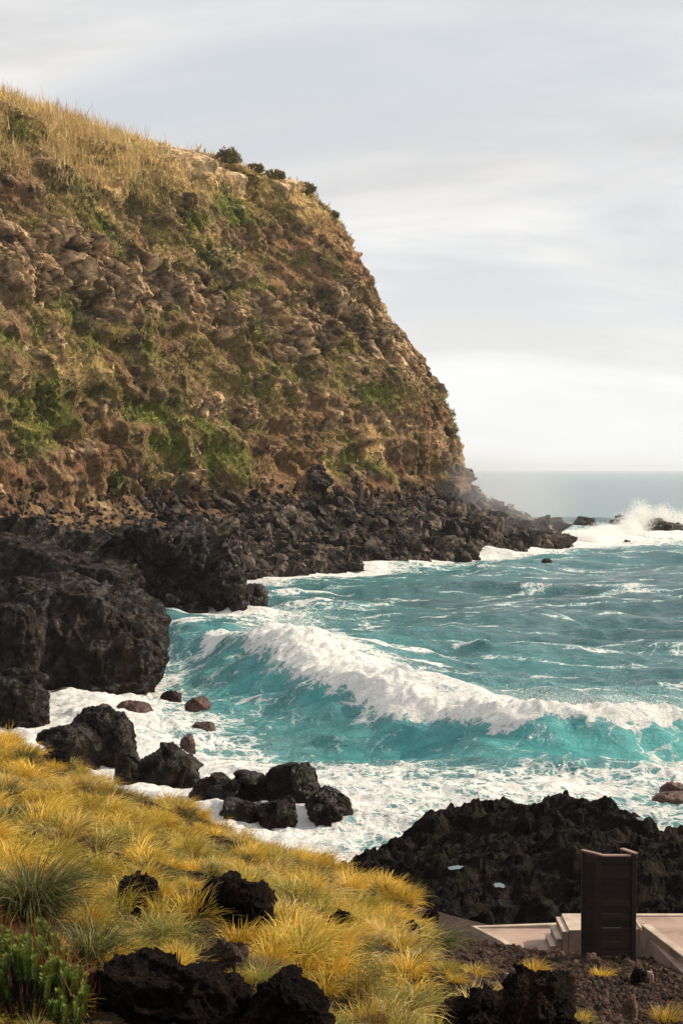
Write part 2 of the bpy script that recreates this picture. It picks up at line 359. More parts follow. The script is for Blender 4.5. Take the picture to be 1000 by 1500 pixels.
# plants hugging the cliff: low leafy clumps (countless)
def leaf_clumps(name, pts, nrm, cols, size, per, seed, mat, upward=0.6, aspect=0.35, spread=0.5, **props):
    rs = np.random.RandomState(seed); n = len(pts)
    P_ = np.repeat(pts, per, 0); C_ = np.repeat(cols, per, 0); S_ = np.repeat(size, per)
    Nn = np.repeat(nrm, per, 0)
    dirv = rs.normal(size=(n * per, 3)) * spread + Nn * (1 - upward) + np.array([0, 0, 1.0]) * upward
    dirv /= np.linalg.norm(dirv, axis=1, keepdims=True)
    side = np.cross(dirv, rs.normal(size=(n * per, 3))); side /= np.linalg.norm(side, axis=1, keepdims=True) + 1e-6
    base = P_ + rs.normal(size=(n * per, 3)) * (S_ * 0.35)[:, None]
    L = (S_ * rs.uniform(0.6, 1.3, n * per))[:, None]
    wv = side * L * aspect
    a = base - wv * 0.5; bb = base + wv * 0.5; c = base + dirv * L
    V = np.stack([a, bb, c], 1).reshape(-1, 3)
    me = mesh_from(name, V, np.arange(len(V)).reshape(-1, 3), False, mat)
    cc = C_ * rs.uniform(0.7, 1.3, (n * per, 1)); cattr(me, 'Col', np.repeat(np.clip(cc, 0.005, 1), 3, 0))
    return me
rs = np.random.RandomState(5)
flat = lambda a: a.reshape(-1, *a.shape[2:])
fp, fn, fc, fv, fd = flat(HP), flat(HN), flat(HC), HV.ravel(), HD.ravel()
wgrid = np.repeat(Hw[None], len(Hv), 0).ravel()
okw = (wgrid > -62) & (wgrid < 112)
prob = fv * okw * (fp[:, 2] < 64.5); prob = prob / prob.sum()
idx = rs.choice(len(fp), 60000, p=prob)
_dk = sstep(0.02, 0.3, fbm(fp[idx], (4.5, 4.5, 3.5), 4, 119) - 0.25 * sstep(46, 56, fp[idx][:, 2]))[:, None]
gcol = (fc[idx] * (1 - _dk) + np.array([[0.030, 0.036, 0.013]]) * _dk) * rs.uniform(0.55, 1.9, (len(idx), 1)) * np.where(rs.rand(len(idx), 1) < 0.3, np.array([[0.75, 0.9, 0.6]]), 1.0)
me = leaf_clumps('cliff_plants', fp[idx], fn[idx], gcol, np.exp(rs.normal(-1.2, 0.4, len(idx))), 4, 6, M['cliffveg'])
obj('cliff_vegetation', me, kind='stuff', label='patches of olive and green plants clinging to the cliff', category='ground cover')
# tall dry reeds along the upper slope and the rim
zc = fp[:, 2]
pr = okw * sstep(44, 54, zc) * (1 - sstep(63.5, 64.3, zc)) * (1 - sstep(30, 54, wgrid)) * (0.15 + fd) * (1 - HR.ravel())
pr = pr + okw * sstep(59.5, 61, zc) * (1 - sstep(63.6, 64.2, zc)) * (0.5 * (1 - sstep(44, 64, wgrid)) + 0.06 * (1 - sstep(84, 92, wgrid)))
cl = rs.choice(len(fp), 4200, p=pr / pr.sum())
pts = np.repeat(fp[cl], 24, 0) + rs.normal(size=(4200 * 24, 3)) * np.array([0.6, 0.6, 0.1])
hgt = np.repeat(rs.uniform(0.5, 1.8, 4200), 24) * rs.uniform(0.6, 1.15, len(pts))
rc = np.array([0.60, 0.42, 0.19]) * rs.uniform(0.6, 1.15, (4200, 1)) + (rs.rand(4200, 1) < 0.2) * np.array([-0.16, -0.06, -0.06])
me = leaf_clumps('dry_reeds', pts, np.tile([[0, 0, 1.0]], (len(pts), 1)), np.repeat(rc, 24, 0), hgt, 1, 8, M['cliffveg'], 1.0, 0.06, 0.2)
obj('dry_reeds', me, kind='stuff', label='tall straw-coloured reeds on the upper slope and rim of the cliff', category='reeds')

# ------------------------------------------------------------------ rocks
def cube_sphere(n):
    g = np.tan(np.linspace(-1, 1, n + 1) * math.pi / 4); a, b = np.meshgrid(g, g); o = np.ones_like(a)
    fs = [(o, a, b), (-o, b, a), (b, o, a), (a, -o, b), (a, b, o), (b, a, -o)]
    V = np.concatenate([np.stack(f, -1).reshape(-1, 3) for f in fs])
    Fc = np.concatenate([grid_faces(n + 1, n + 1) + k * (n + 1) ** 2 for k in range(6)])
    key = np.round(V * 1e5).astype(np.int64); _, first, inv = np.unique(key, axis=0, return_index=True, return_inverse=True)
    V = V[first]; Fc = inv.ravel()[Fc]
    return V / np.linalg.norm(V, axis=1, keepdims=True), Fc
_cs = {}
def rock_mesh(name, dims, n, seed, mat, box=2.8, cuts=16, cut=0.78, amp=0.16, size=0.9, fine=0.05, ridge=0.5, columns=0.0, clinker=0.0, facet=0.5):
    """a boulder of half-sizes dims: faceted by random plane cuts, then broken up by ridged relief"""
    if n not in _cs: _cs[n] = cube_sphere(n)
    D, Fc = _cs[n]; r_ = np.random.RandomState(seed)
    rr = (np.abs(D) ** box).sum(1) ** (-1 / box)
    for k in range(cuts):
        nv = r_.normal(size=3); nv /= np.linalg.norm(nv); dd = r_.uniform(cut, 1.12)
        dot = D @ nv; lim = np.where(dot > 0.05, dd / np.maximum(dot, 0.05), 9)
        rr = np.minimum(rr, lim)
    dims = np.array(dims, float); V = D * rr[:, None] * dims
    mean = dims.min()
    off = r_.uniform(-50, 50, 3)
    big = fbm(V + off, size * mean, 4, seed % 90, 0.5, ridged=False)
    rid = fbm(V + off * 2, size * mean * 0.6, 5, seed % 90 + 3, 0.45, ridged=True) - 0.55
    h = amp * mean * (big * (1 - ridge) + rid * ridge * 1.0)
    for K, ka in ((14, 1.0), (60, 0.5), (260 if n > 45 else 0, 0.28)):          # broken facets at three sizes
        if not K: continue
        st_ = r_.normal(size=(K, 3)); st_ /= np.linalg.norm(st_, axis=1, keepdims=True)
        Dw = D + 0.10 * np.stack([fbm(D + j * 9 + off, 0.5, 2, seed % 90 + j) for j in range(3)], 1)
        j = np.zeros(len(D), int)
        for a in range(0, len(D), 30000): j[a:a + 30000] = (Dw[a:a + 30000] @ st_.T).argmax(1)
        tl_ = r_.normal(size=(K, 3)) * 1.3; lf_ = r_.normal(size=K) * 0.35 / math.sqrt(K)
        h = h + facet * ka * mean * (((D - st_[j]) * tl_[j]).sum(1) * 0.55 + lf_[j] * 1.6)
    if columns: h = h + columns * mean * (fbm(V + off, (0.28 * mean, 0.28 * mean, 1.6 * mean), 3, seed % 90 + 5, 0.5, True) - 0.5)
    if clinker: h = h + clinker * np.abs(fbm(V + off, 0.22 * mean, 4, seed % 90 + 8, 0.6)) * mean
    h = h + fine * mean * fbm(V - off, 0.16 * mean, 3, seed % 90 + 9)
    V = V + D * h[:, None]
    return mesh_from(name, V, Fc, True, mat)
def rock_at(name, label, pxl, pxr, ytop, ybot, n, seed, mat, depth=0.9, zb=0.0, sink=0.25, cat='rock', Y=None, rotz=0.0, group=None, **kw):
    """place a rock so that it stands at z=zb with the size it has at that distance"""
    a = atZ((pxl + pxr) / 2, ybot, zb) if Y is None else atY((pxl + pxr) / 2, ybot, Y)
    hw = (pxr - pxl) / 2 * a[1] / F; yc = a[1] + hw * depth * 0.8
    top_ = atY((pxl + pxr) / 2, ytop, yc); hw = (pxr - pxl) / 2 * yc / F; hh = max(top_[2] - a[2], 0.1)
    hz = hh * (1 + sink) / 2
    dims = (hw, hw * depth, hz)
    me = rock_mesh(name, dims, n, seed, mat, **kw)
    o = obj(name, me, loc=(top_[0], yc, top_[2] - hz), rot=(0, 0, rotz), label=label, category=cat)
    if group: o['group'] = group
    return o

# the dark lava mass and big rocks along the left shore
rock_at('rock_outcrop', 'long flat-topped black lava outcrop beneath the brown cliff', -420, 215, 772, 905, 90, 101, M['basalt'], 0.55, facet=0.28, box=5, cuts=8, cut=0.92, amp=0.2, size=0.9, columns=0.18)
rock_at('rock_outcrop', 'sloping black lava shoulder between the flat-topped outcrop and jagged blocks', 165, 318, 778, 896, 70, 102, M['basalt'], 1.0, facet=0.3, box=3.5, cuts=10, cut=0.85, amp=0.24, columns=0.2)
rock_at('rock_outcrop', 'jagged brown-black rock blocks at the seaward end of the dark outcrop', 292, 362, 832, 900, 56, 103, M['basalt'], 1.1, box=3.5, cuts=16, cut=0.75, amp=0.32, columns=0.2)
rock_at('rock', 'smaller square rock at the tip of the jagged blocks', 345, 393, 855, 897, 40, 104, M['basalt'], 1.0, box=4, cuts=12, cut=0.8, amp=0.22)
rock_at('rock', 'low wet rock at the foot of the black lava shoulder', 236, 300, 868, 902, 36, 105, M['basalt'], 0.9, amp=0.25)
rock_at('boulder', 'huge rounded wet black boulder with reddish foot above the white surf', -8, 247, 860, 1014, 110, 106, M['basalt'], 0.7, cat='boulder', facet=0.11, box=2.5, cuts=8, cut=0.9, amp=0.12, size=1.1, ridge=0.6, columns=0.12, fine=0.02)
rock_at('rock', 'dark rock ledge behind the huge rounded boulder', -40, 170, 846, 930, 60, 107, M['basalt'], 0.6, facet=0.25, zb=1.5, box=3, cuts=12, cut=0.8, amp=0.22, Y=112)
rock_at('rock_pillar', 'upright dark rock pillar standing on a blocky rock beside the huge boulder', -60, 58, 884, 1002, 70, 108, M['basalt'], 0.8, facet=0.25, Y=87, box=5, cuts=12, cut=0.9, amp=0.17, columns=0.14)
rock_at('rock', 'blocky dark rock under the upright pillar, touching the yellow grass', -80, 66, 978, 1085, 70, 109, M['basalt'], 0.7, facet=0.3, Y=81, box=4.5, cuts=12, cut=0.86, amp=0.18, columns=0.12)
rock_at('boulder', 'reddish-brown boulder wedged between the pillar and the huge black boulder', 46, 92, 948, 1010, 40, 110, M['redrock'], 0.9, cat='boulder', amp=0.2)
for i, (a, b_, c, d, mt, lab) in enumerate([
    (72, 114, 1009, 1026, 'redrock', 'flat reddish rock in the surf just below the huge boulder'),
    (98, 120, 1028, 1035, 'basalt', 'tiny black rock awash between two reddish surf rocks'),
    (74, 98, 1034, 1044, 'redrock', 'small low reddish rock awash near the blocky pillar foot'),
    (133, 171, 1034, 1060, 'redrock', 'domed reddish-brown rock in white surf beside a wider rock'),
    (166, 224, 1026, 1052, 'redrock', 'wide wet rock in surf with pale worn end, beside the domed one'),
    (236, 266, 1010, 1028, 'basalt', 'black rock touching the seaward foot of the huge boulder'),
    (272, 308, 1020, 1042, 'redrock', 'wet rock farthest out in the surf from the huge boulder'),
    (284, 316, 1056, 1070, 'redrock', 'nearly submerged brown rock in the surf with foam over it'),
    (263, 286, 1078, 1098, 'redrock', 'lone egg-shaped red rock in the foam'),
    (526, 566, 1151, 1164, 'basalt', 'low black rock awash beyond the wet round boulders'),
    (590, 611, 1183, 1197, 'basalt', 'small black rock awash beside the lava shelf'),
    (966, 1004, 1146, 1166, 'redrock', 'reddish rock in foam behind the lava shelf'),
    (955, 1020, 1160, 1178, 'redrock', 'low wide reddish rock in foam in front of the higher red one'),
    (793, 809, 818, 828, 'basalt', 'lone black rock awash just off the boulder shore'),
    (914, 923, 791, 797, 'basalt', 'tiny black rock in white water under the big splash'),
    (892, 934, 756, 772, 'basalt', 'dark reef rock at the foot of the big white splash'),
    (934, 1006, 764, 785, 'basalt', 'long dark reef rock with surf pouring over it'),
    (838, 872, 758, 772, 'basalt', 'low reef rock between the headland tip and the big splash')]):
    far = c < 830
    rock_at('rock', lab, a, b_, c, d, 28 if not far else 22, 130 + i, M[mt], 0.85, sink=1.0, zb=-0.15, amp=0.16, box=2.6, cuts=12, cut=0.8, facet=0.3)

# wet boulders below the grass slope
for (a, b_, c, d, n, lab, kw) in [
    (62, 150, 1062, 1128, 56, 'dark craggy rock where the grass meets the surf', {}),
    (98, 192, 1038, 1122, 64, 'tall black craggy rock with a knob on top at the grass edge', dict(clinker=0.15)),
    (168, 206, 1098, 1152, 40, 'narrow black rock filling the gap between two craggy shore rocks', {}),
    (196, 288, 1099, 1168, 64, 'glossy black craggy rock above the lone red surf rock', dict(clinker=0.12)),
    (204, 252, 1128, 1170, 36, 'smaller smooth rock leaning on the glossy black craggy rock', {}),
    (278, 352, 1138, 1196, 52, 'broad dark boulder at the landward end of the wet boulder cluster', {}),
    (338, 404, 1134, 1192, 52, 'ridged black boulder in the middle of the wet cluster', {}),
    (386, 468, 1116, 1196, 60, 'largest rounded boulder crowning the wet cluster', dict(box=2.4, amp=0.1, facet=0.16)),
    (446, 514, 1150, 1206, 52, 'round-topped boulder at the seaward end of the wet cluster', dict(box=2.4, amp=0.1, facet=0.16)),
    (452, 500, 1172, 1212, 36, 'reddish-sided rock low in front of the seaward boulder', {}),
    (378, 432, 1172, 1216, 40, 'dark wet boulder below the largest rounded one', {}),
    (318, 386, 1168, 1212, 40, 'low dark boulder at the bottom of the wet cluster beside grass', {})]:
    rock_at('boulder', lab, a, b_, c, d, n, int(a * 7 + c) % 500 + 200, M['basalt'], 0.85, sink=0.45, cat='boulder', **{**dict(amp=0.15, box=2.7, cuts=14, cut=0.8, facet=0.3), **kw})

# spit of rock at the nose
me = rock_mesh('rock_spit', (13, 13, 7.0), 80, 301, M['scree'], box=2.4, cuts=14, cut=0.8, amp=0.25, size=0.5)
obj('rock_spit', me, loc=(22, 296, -1.2), label='low rocky spit running out from the foot of the headland', category='rock')
me = rock_mesh('rock_spit', (8, 6, 5), 50, 302, M['scree'], box=2.4, cuts=14, cut=0.78, amp=0.3, size=0.6)
obj('rock', me, loc=(30.5, 293, -0.8), label='dark crag at the very tip of the rocky spit', category='rock')

# boulders along the foot of the cliff
rs = np.random.RandomState(77)
variants = [rock_mesh('boulder', (1, rs.uniform(0.65, 1.0), rs.uniform(0.55, 0.9)), 10, 400 + k, M['scree'], box=rs.uniform(2.6, 6), cuts=18, cut=0.6, amp=0.12, size=1.1, facet=0.7) for k in range(14)]
for m_ in variants: m_.polygons.foreach_set('use_smooth', np.zeros(len(m_.polygons), bool))
def base_pt(w, v):
    j = int(np.clip(np.searchsorted(Hw, w), 0, len(Hw) - 1)); i = int(np.clip(np.searchsorted(Hv, v), 0, len(Hv) - 1))
    return HP[i, j]
cand = []
for k in range(8000):
    w = rs.uniform(-40, 108); u = rs.rand(); v = PV[1] - 1.2 + (PV[4] + 1.2 - PV[1]) * u + (abs(rs.normal(0, 2.2)) if u > 0.85 else 0)
    big = 1.0 if u < 0.8 else 0.7
    r0 = big * np.exp(rs.normal(-0.72, 0.58)); r0 = float(np.clip(r0, 0.18, 2.1))
    if w < -2 and u > 0.62: r0 = min(r0, 0.32)
    pt = base_pt(w, v); cand.append((r0, pt[0], pt[1], pt[2] + r0 * 0.22))
for k in range(420):       # over the spit
    x, y = rs.uniform(14, 37), rs.uniform(283, 300); hz = 5.6 * max(0, 1 - ((x - 22) / 13.5) ** 2 - ((y - 297) / 14) ** 2) ** 0.5
    r0 = float(np.clip(np.exp(rs.normal(-0.6, 0.45)), 0.25, 1.6)); cand.append((r0, x, y, hz - 0.2))
cand.sort(key=lambda c: -c[0] / c[2])
hand = [(415, 800, 1.8, 'pale tan squarish boulder standing in the scree above the surf'), (432, 770, 1.5, 'upright tan slab of rock among the black scree'),
        (735, 772, 2.4, 'large angular block on the seaward shoulder of the scree'), (510, 842, 2.2, 'broad flat black boulder at the water edge of the scree'),
        (462, 843, 1.0, 'small black boulder at the water edge beside a broad flat one'), (620, 750, 1.5, 'tan-faced block high on the scree below the nose')]
for i, (px, py, r0, lab) in enumerate(hand):
    p_ = None
    best = 1e9
    d = ray(px, py)
    # nearest visible headland vertex to this sight line
    q = HP[:60].reshape(-1, 3) - EYE; tt = q @ d / (d @ d); dist = np.linalg.norm(q - tt[:, None] * d, axis=1)
    j = int(np.argmin(dist + 0.002 * tt)); p_ = q[j] + EYE
    o = obj('boulder', variants[i], loc=(p_[0], p_[1], p_[2] + r0 * 0.3), rot=(0.2 * i, 0.1, i * 1.1), label=lab, category='boulder', group='boulders along the foot of the cliff')
    o.scale = (r0, r0 * 0.9, r0)
for k, (r0, x, y, z) in enumerate(cand[:270]):
    o = bpy.data.objects.new('boulder', variants[k % 14]); COL.objects.link(o)
    o.location = (x, y, z); o.rotation_euler = (rs.uniform(-0.6, 0.6), rs.uniform(-0.6, 0.6), rs.uniform(0, 6.28))
    o.scale = (r0 * rs.uniform(0.85, 1.3), r0, r0 * rs.uniform(0.8, 1.25))
    if x > 14 and y > 283: zone = ('dark boulder on the low spit at the seaward tip of the headland', 'boulders on the spit')
    elif z < 1.6 + 0.3 * r0: zone = ('dark wet boulder along the waterline of the scree, edged by white surf', 'boulders along the waterline')
    elif z > 5.0: zone = ('dark boulder high in the scree, against the brown foot of the cliff', 'boulders high in the scree')
    else: zone = ('dark angular boulder in the middle of the scree slope below the cliff', 'boulders midway in the scree')
    o['label'], o['group'] = zone; o['category'] = 'boulder'
small = [rock_mesh('tmp', (1, rs.uniform(0.7, 1), rs.uniform(0.6, 0.95)), 3, 450 + k, None, box=4, cuts=14, cut=0.6, amp=0.1, facet=0.4) for k in range(8)]
def me_arrays(me):
    v = np.zeros(len(me.vertices) * 3, np.float32); me.vertices.foreach_get('co', v)
    f = np.zeros(len(me.loops), np.int32); me.loops.foreach_get('vertex_index', f); return v.reshape(-1, 3), f.reshape(-1, 4)
sm = [me_arrays(m_) for m_ in small]
def scatter_join(name, items, mat, seed):
    r_ = np.random.RandomState(seed); Vs, Fs, o = [], [], 0
    for (r0, x, y, z) in items:
        v, f = sm[r_.randint(8)]
        a = r_.uniform(0, 6.28); c, s = math.cos(a), math.sin(a); tl = r_.uniform(-0.5, 0.5)
        v = v * r0 * r_.uniform(0.75, 1.25, 3); v = np.stack([v[:, 0] * c - v[:, 1] * s, v[:, 0] * s + v[:, 1] * c, v[:, 2] + tl * v[:, 0]], 1) + np.array([x, y, z])
        Vs.append(v); Fs.append(f + o); o += len(v)
    return mesh_from(name, np.concatenate(Vs), np.concatenate(Fs), False, mat)
me = scatter_join('scree_rubble', cand[270:7000], M['scree'], 9)
obj('scree_rubble', me, kind='stuff', label='dark rubble of smaller stones between the boulders at the cliff foot', category='scree')

# ------------------------------------------------------------------ bushes on the skyline
def bush(px, py, Y, w_, h_, lab, seed, colr=(0.15, 0.125, 0.055)):
    p_ = atY(px, py, Y); r_ = np.random.RandomState(seed)
    t_ = thing('bush', lab, 'bush', (p_[0], p_[1], p_[2]), group='bushes on the rim of the cliff')
    n = 900
    d = r_.normal(size=(n, 3)); d /= np.linalg.norm(d, axis=1, keepdims=True); d[:, 2] = np.abs(d[:, 2])
    lob = 0.75 + 0.35 * fbm(d * 1.0, 0.6, 2, seed)
    pts = d * (r_.uniform(0.45, 1.0, (n, 1)) * lob[:, None]) * np.array([w_, w_ * 0.8, h_])
    cc = np.array(colr)[None] * r_.uniform(0.6, 1.5, (n, 1))
    me = leaf_clumps('foliage', pts, d, cc, np.full(n, 0.42), 3, seed, M['cliffveg'], 0.4, 0.7, 0.8)
    obj('foliage', me, parent=t_)
    V, Fc = [], []
    for k in range(5):
        a = k * 1.3; e = np.array([math.cos(a) * w_ * 0.5, math.sin(a) * w_ * 0.4, h_ * 0.6]); b0 = len(V)
        for q, r0 in ((np.array([0, 0, -0.8]), 0.16), (e, 0.05)):
            for j in range(5): V.append(q + np.array([math.cos(j * 1.257), math.sin(j * 1.257), 0]) * r0)
        for j in range(5): Fc.append([b0 + j, b0 + (j + 1) % 5, b0 + 5 + (j + 1) % 5, b0 + 5 + j])
    obj('stem', mesh_from('stem', V, Fc, True, M['wood']), parent=t_)
for args in [(334, 238, 267, 2.7, 2.6, 'biggest dark bush standing alone above the pale scarp on the cliff rim', 1),
             (374, 250, 271, 1.4, 1.1, 'small round bush beside the biggest rim bush', 2),
             (402, 261, 273, 2.2, 1.4, 'low dark bush midway along the sloping rim', 3),
             (448, 280, 279, 1.9, 1.3, 'low bush where the rim begins to drop steeply', 4),
             (486, 318, 283, 1.3, 1.0, 'last small bush on the steep seaward edge', 5)]: bush(*args)

# ------------------------------------------------------------------ the grassy hill and cinder ground
ctrl = [atY(*c) for c in [(0, 1500, 15), (250, 1500, 16), (500, 1500, 18), (750, 1500, 20.5), (1000, 1500, 23.5),
    (0, 1300, 21), (250, 1350, 21.5), (500, 1380, 23.5), (700, 1430, 27), (850, 1455, 27.2), (1000, 1455, 27.5),
    (0, 1180, 31), (250, 1250, 30), (400, 1300, 28.5), (560, 1360, 29.5), (0, 1092, 44), (120, 1142, 43.5), (250, 1210, 42), (400, 1252, 40), (480, 1276, 38),
    (600, 1362, 34), (690, 1399, 32), (890, 1407, 32), (1000, 1426, 30.8), (938, 1404, 33.4), (770, 1391, 33.4)]]
ctrl += [np.array(c, float) for c in [(-14, 58, 1.2), (-9, 56, 0.5), (-4, 52, 0.3), (0, 46, 0.6), (2.6, 41, 1.5), (5, 38.5, 2.0), (9, 38, 2.0), (14, 38, 2.0), (-22, 62, 3.0), (4.5, 35.2, 2.55), (8, 36, 2.4),
    (0, 0, 10.9), (-7, 0, 11.6), (7, 0, 10.4), (11, 12, 7.6), (-13, 20, 8.6), (13, 30, 3.3), (-22, 45, 7.4), (-20, 20, 9.5), (-22, 0, 12), (16, 0, 9.5), (0, -5, 11.4), (18, 36, 2.5)]]
ctrl = np.array(ctrl)
def _phi(r): return np.where(r > 1e-6, r * r * np.log(np.maximum(r, 1e-6)), 0)
_n = len(ctrl); _A = _phi(np.linalg.norm(ctrl[:, None, :2] - ctrl[None, :, :2], axis=2)) + np.eye(_n) * 0.4
_Pm = np.concatenate([np.ones((_n, 1)), ctrl[:, :2]], 1)
_sol = np.linalg.solve(np.block([[_A, _Pm], [_Pm.T, np.zeros((3, 3))]]), np.concatenate([ctrl[:, 2], np.zeros(3)]))
def hill_smooth(xy):
    xy = np.atleast_2d(xy); out = np.zeros(len(xy))
    for k in range(0, len(xy), 20000):
        q = xy[k:k + 20000]
        out[k:k + 20000] = _phi(np.linalg.norm(q[:, None] - ctrl[None, :, :2], axis=2)) @ _sol[:_n] + _sol[_n] + q @ _sol[_n + 1:]
    return out
def cinder_mask(xy):
    """1 on the bare cinder patch by the cabin, 0 in the grass"""
    p3 = np.concatenate([xy, np.zeros((len(xy), 1))], 1); n_ = fbm(p3, 2.2, 3, 201) * 0.9
    ex = np.interp(xy[:, 1], [16, 20, 22.5, 24.5, 26.5, 28.5, 30.5, 32.5, 34, 36], [5, 2.5, 1.95, 1.7, 1.6, 1.55, 1.6, 1.75, 1.9, 1.6])
    return sstep(-0.35, 0.35, xy[:, 0] - ex + n_)
def hill_z(xy):
    p3 = np.concatenate([xy, np.zeros((len(xy), 1))], 1); c = cinder_mask(xy)
    z = hill_smooth(xy)
    z = z + (1 - c) * (fbm(p3, 2.4, 3, 205) * 0.36 + fbm(p3, 0.9, 2, 207) * 0.18) + c * fbm(p3, 0.9, 4, 209) * 0.06
    cut = sstep(0, 0.25, xy[:, 1] - 33.35) * sstep(0, 0.3, xy[:, 0] - (2.55 + np.clip(36 - xy[:, 1], 0, 3) * 0.42))
    z = z - cut * np.maximum(z - 2.45, 0)
    in_ = sstep(0, 0.1, xy[:, 0] - (6.1 + np.clip(33.8 - xy[:, 1], 0, 6) * 0.2)) * (xy[:, 1] > 28.7) * (xy[:, 1] < 36)
    return z - in_ * np.maximum(z - 2.9, 0)
def hill_hit(px, py):
    d = ray(px, py); Ys = np.arange(8, 60, 0.05); pts = EYE + d * (Ys / d[1])[:, None]
    zz_ = hill_z(pts[:, :2]); k = np.argmax(pts[:, 2] < zz_); return pts[k]
hx = np.arange(-26, 18.01, 0.14); hy = np.arange(-5, 64, 0.16)
HX, HY = np.meshgrid(hx, hy); hxy = np.stack([HX.ravel(), HY.ravel()], 1)
hz = hill_z(hxy)
cm = cinder_mask(hxy)
me = mesh_from('grassy_hill', np.concatenate([hxy, hz[:, None]], 1), grid_faces(*HX.shape), True)
fattr(me, 'cinder', cm)
m, t, b, out = material('hill_soil')
co = N(t, 'ShaderNodeTexCoord').outputs['Object']; cn = N(t, 'ShaderNodeAttribute', attribute_name='cinder').outputs[2]
na = noise(t, co, 1.2, 8, 0.65); nb = noise(t, co, 14, 6, 0.7)
vr = N(t, 'ShaderNodeTexVoronoi', ins={'Vector': co, 'Scale': 26.0})
gcol_ = ramp(t, nb, [(0.3, (0.015, 0.010, 0.005)), (0.6, (0.05, 0.032, 0.011)), (0.78, (0.12, 0.078, 0.022))])
ccol = mixc(t, 0.55, ramp(t, na, [(0.3, (0.02, 0.013, 0.011)), (0.7, (0.075, 0.042, 0.03))]), ramp(t, N(t, 'ShaderNodeSeparateColor', ins={0: vr.outputs[1]}).outputs[0], [(0.0, (0.010, 0.008, 0.007)), (0.7, (0.05, 0.03, 0.022)), (1.0, (0.12, 0.08, 0.06))]))
t.links.new(mixc(t, cn, gcol_, ccol), b.inputs['Base Color']); b.inputs['Roughness'].default_value = 0.95; b.inputs['Specular IOR Level'].default_value = 0.15
bump(t, b, math_(t, 'ADD', nb, math_(t, 'MULTIPLY', vr.outputs[0], -1.2)), 0.05)
me.materials.append(m)
obj('grassy_hill', me, kind='structure', label='steep grassy hill running down to bare cinder ground')

# ------------------------------------------------------------------ black lava shelf behind the terrace
poly = np.array([(-0.6, 36), (-1.3, 44), (-1.1, 51), (-0.3, 56.5), (1.5, 59.3), (2.9, 61.6), (4.6, 63.2), (6.2, 63.6), (7.4, 62.8), (9.0, 62.6), (10.4, 61.0), (11.8, 58.6), (12.8, 56.4), (14.6, 54.2), (18, 52), (24, 48), (24, 36)])
def poly_sd(xy, pl):
    """signed distance to a polygon, positive inside"""
    d = np.full(len(xy), 1e9); ins = np.zeros(len(xy), bool)
    for a, b_ in zip(pl, np.roll(pl, -1, 0)):
        e = b_ - a; w_ = xy - a; tt = np.clip((w_ @ e) / (e @ e), 0, 1); d = np.minimum(d, np.linalg.norm(w_ - tt[:, None] * e, axis=1))
        c_ = ((a[1] > xy[:, 1]) != (b_[1] > xy[:, 1])); 
        with np.errstate(divide='ignore', invalid='ignore'): xs = a[0] + (xy[:, 1] - a[1]) / (b_[1] - a[1]) * e[0]
        ins ^= c_ & (xy[:, 0] < xs)
    return np.where(ins, d, -d)
lx = np.arange(-2.4, 18, 0.075); ly = np.arange(36.4, 66, 0.085)
LX, LY = np.meshgrid(lx, ly); lxy = np.stack([LX.ravel(), LY.ravel()], 1); l3 = np.concatenate([lxy, np.zeros((len(lxy), 1))], 1)
sd = poly_sd(lxy, poly) + fbm(l3, 2.5, 3, 211) * 0.9
l3w = l3 + np.stack([fbm(l3, 1.5, 3, 213), fbm(l3, 1.5, 3, 214), l3[:, 2]], 1) * 0.5
zl = -1.2 + 2.0 * sstep(-1.4, 2.2, sd)
ins = sstep(0.0, 2.6, sd)
rdg = fbm(l3w, (5.5, 2.6, 1), 4, 215, 0.5, True)
zl += ins * ((rdg - 0.5) * 1.15 + 0.0 + fbm(l3, 6.5, 2, 216) * 0.35)
zl += sstep(-0.6, 1.0, sd) * (np.abs(fbm(l3w, (1.9, 1.1, 1), 5, 217, 0.6)) * 0.62 + np.abs(fbm(l3, (0.5, 0.4, 1), 3, 218, 0.6)) * 0.22 - 0.2)
bw = np.stack([fbm(l3, 1.0, 3, 219), fbm(l3, 1.0, 3, 220)], 1) * 0.45
c1, u1, f1 = blocks((lxy + bw) / np.array([2.2, 1.3]), 11); c2_, u2, f2_ = blocks((lxy + bw * 0.6) / np.array([0.8, 0.55]), 13); c3_, u3, f3_ = blocks((lxy + bw * 0.3) / 0.3, 15)
zl += sstep(-0.6, 0.8, sd) * ((c1 - 0.5) * 0.36 + u1 * 0.35 + (c2_ - 0.5) * 0.16 + u2 * 0.22 + (c3_ - 0.5) * 0.07 - (1 - sstep(0, 0.14, f1)) * 0.08 - (1 - sstep(0, 0.2, f2_)) * 0.04)
zl += 0.35 * np.exp(-(((lxy[:, 0] - 5.9) / 0.7) ** 2 + ((lxy[:, 1] - 61.6) / 1.1) ** 2)) + 0.3 * np.exp(-(((lxy[:, 0] - 8.6) / 1.4) ** 2 + ((lxy[:, 1] - 60.6) / 1.6) ** 2))
zl -= 0.34 * sstep(50, 57, lxy[:, 1]) + 0.5 * (1 - sstep(0.5, 4.5, lxy[:, 0])) * sstep(52, 57, lxy[:, 1]) + 0.035 * np.clip(44 - lxy[:, 1], 0, 9) * 1.5
zl = np.where(lxy[:, 1] < 38.2, np.minimum(zl, 2.3), zl)
pools = []
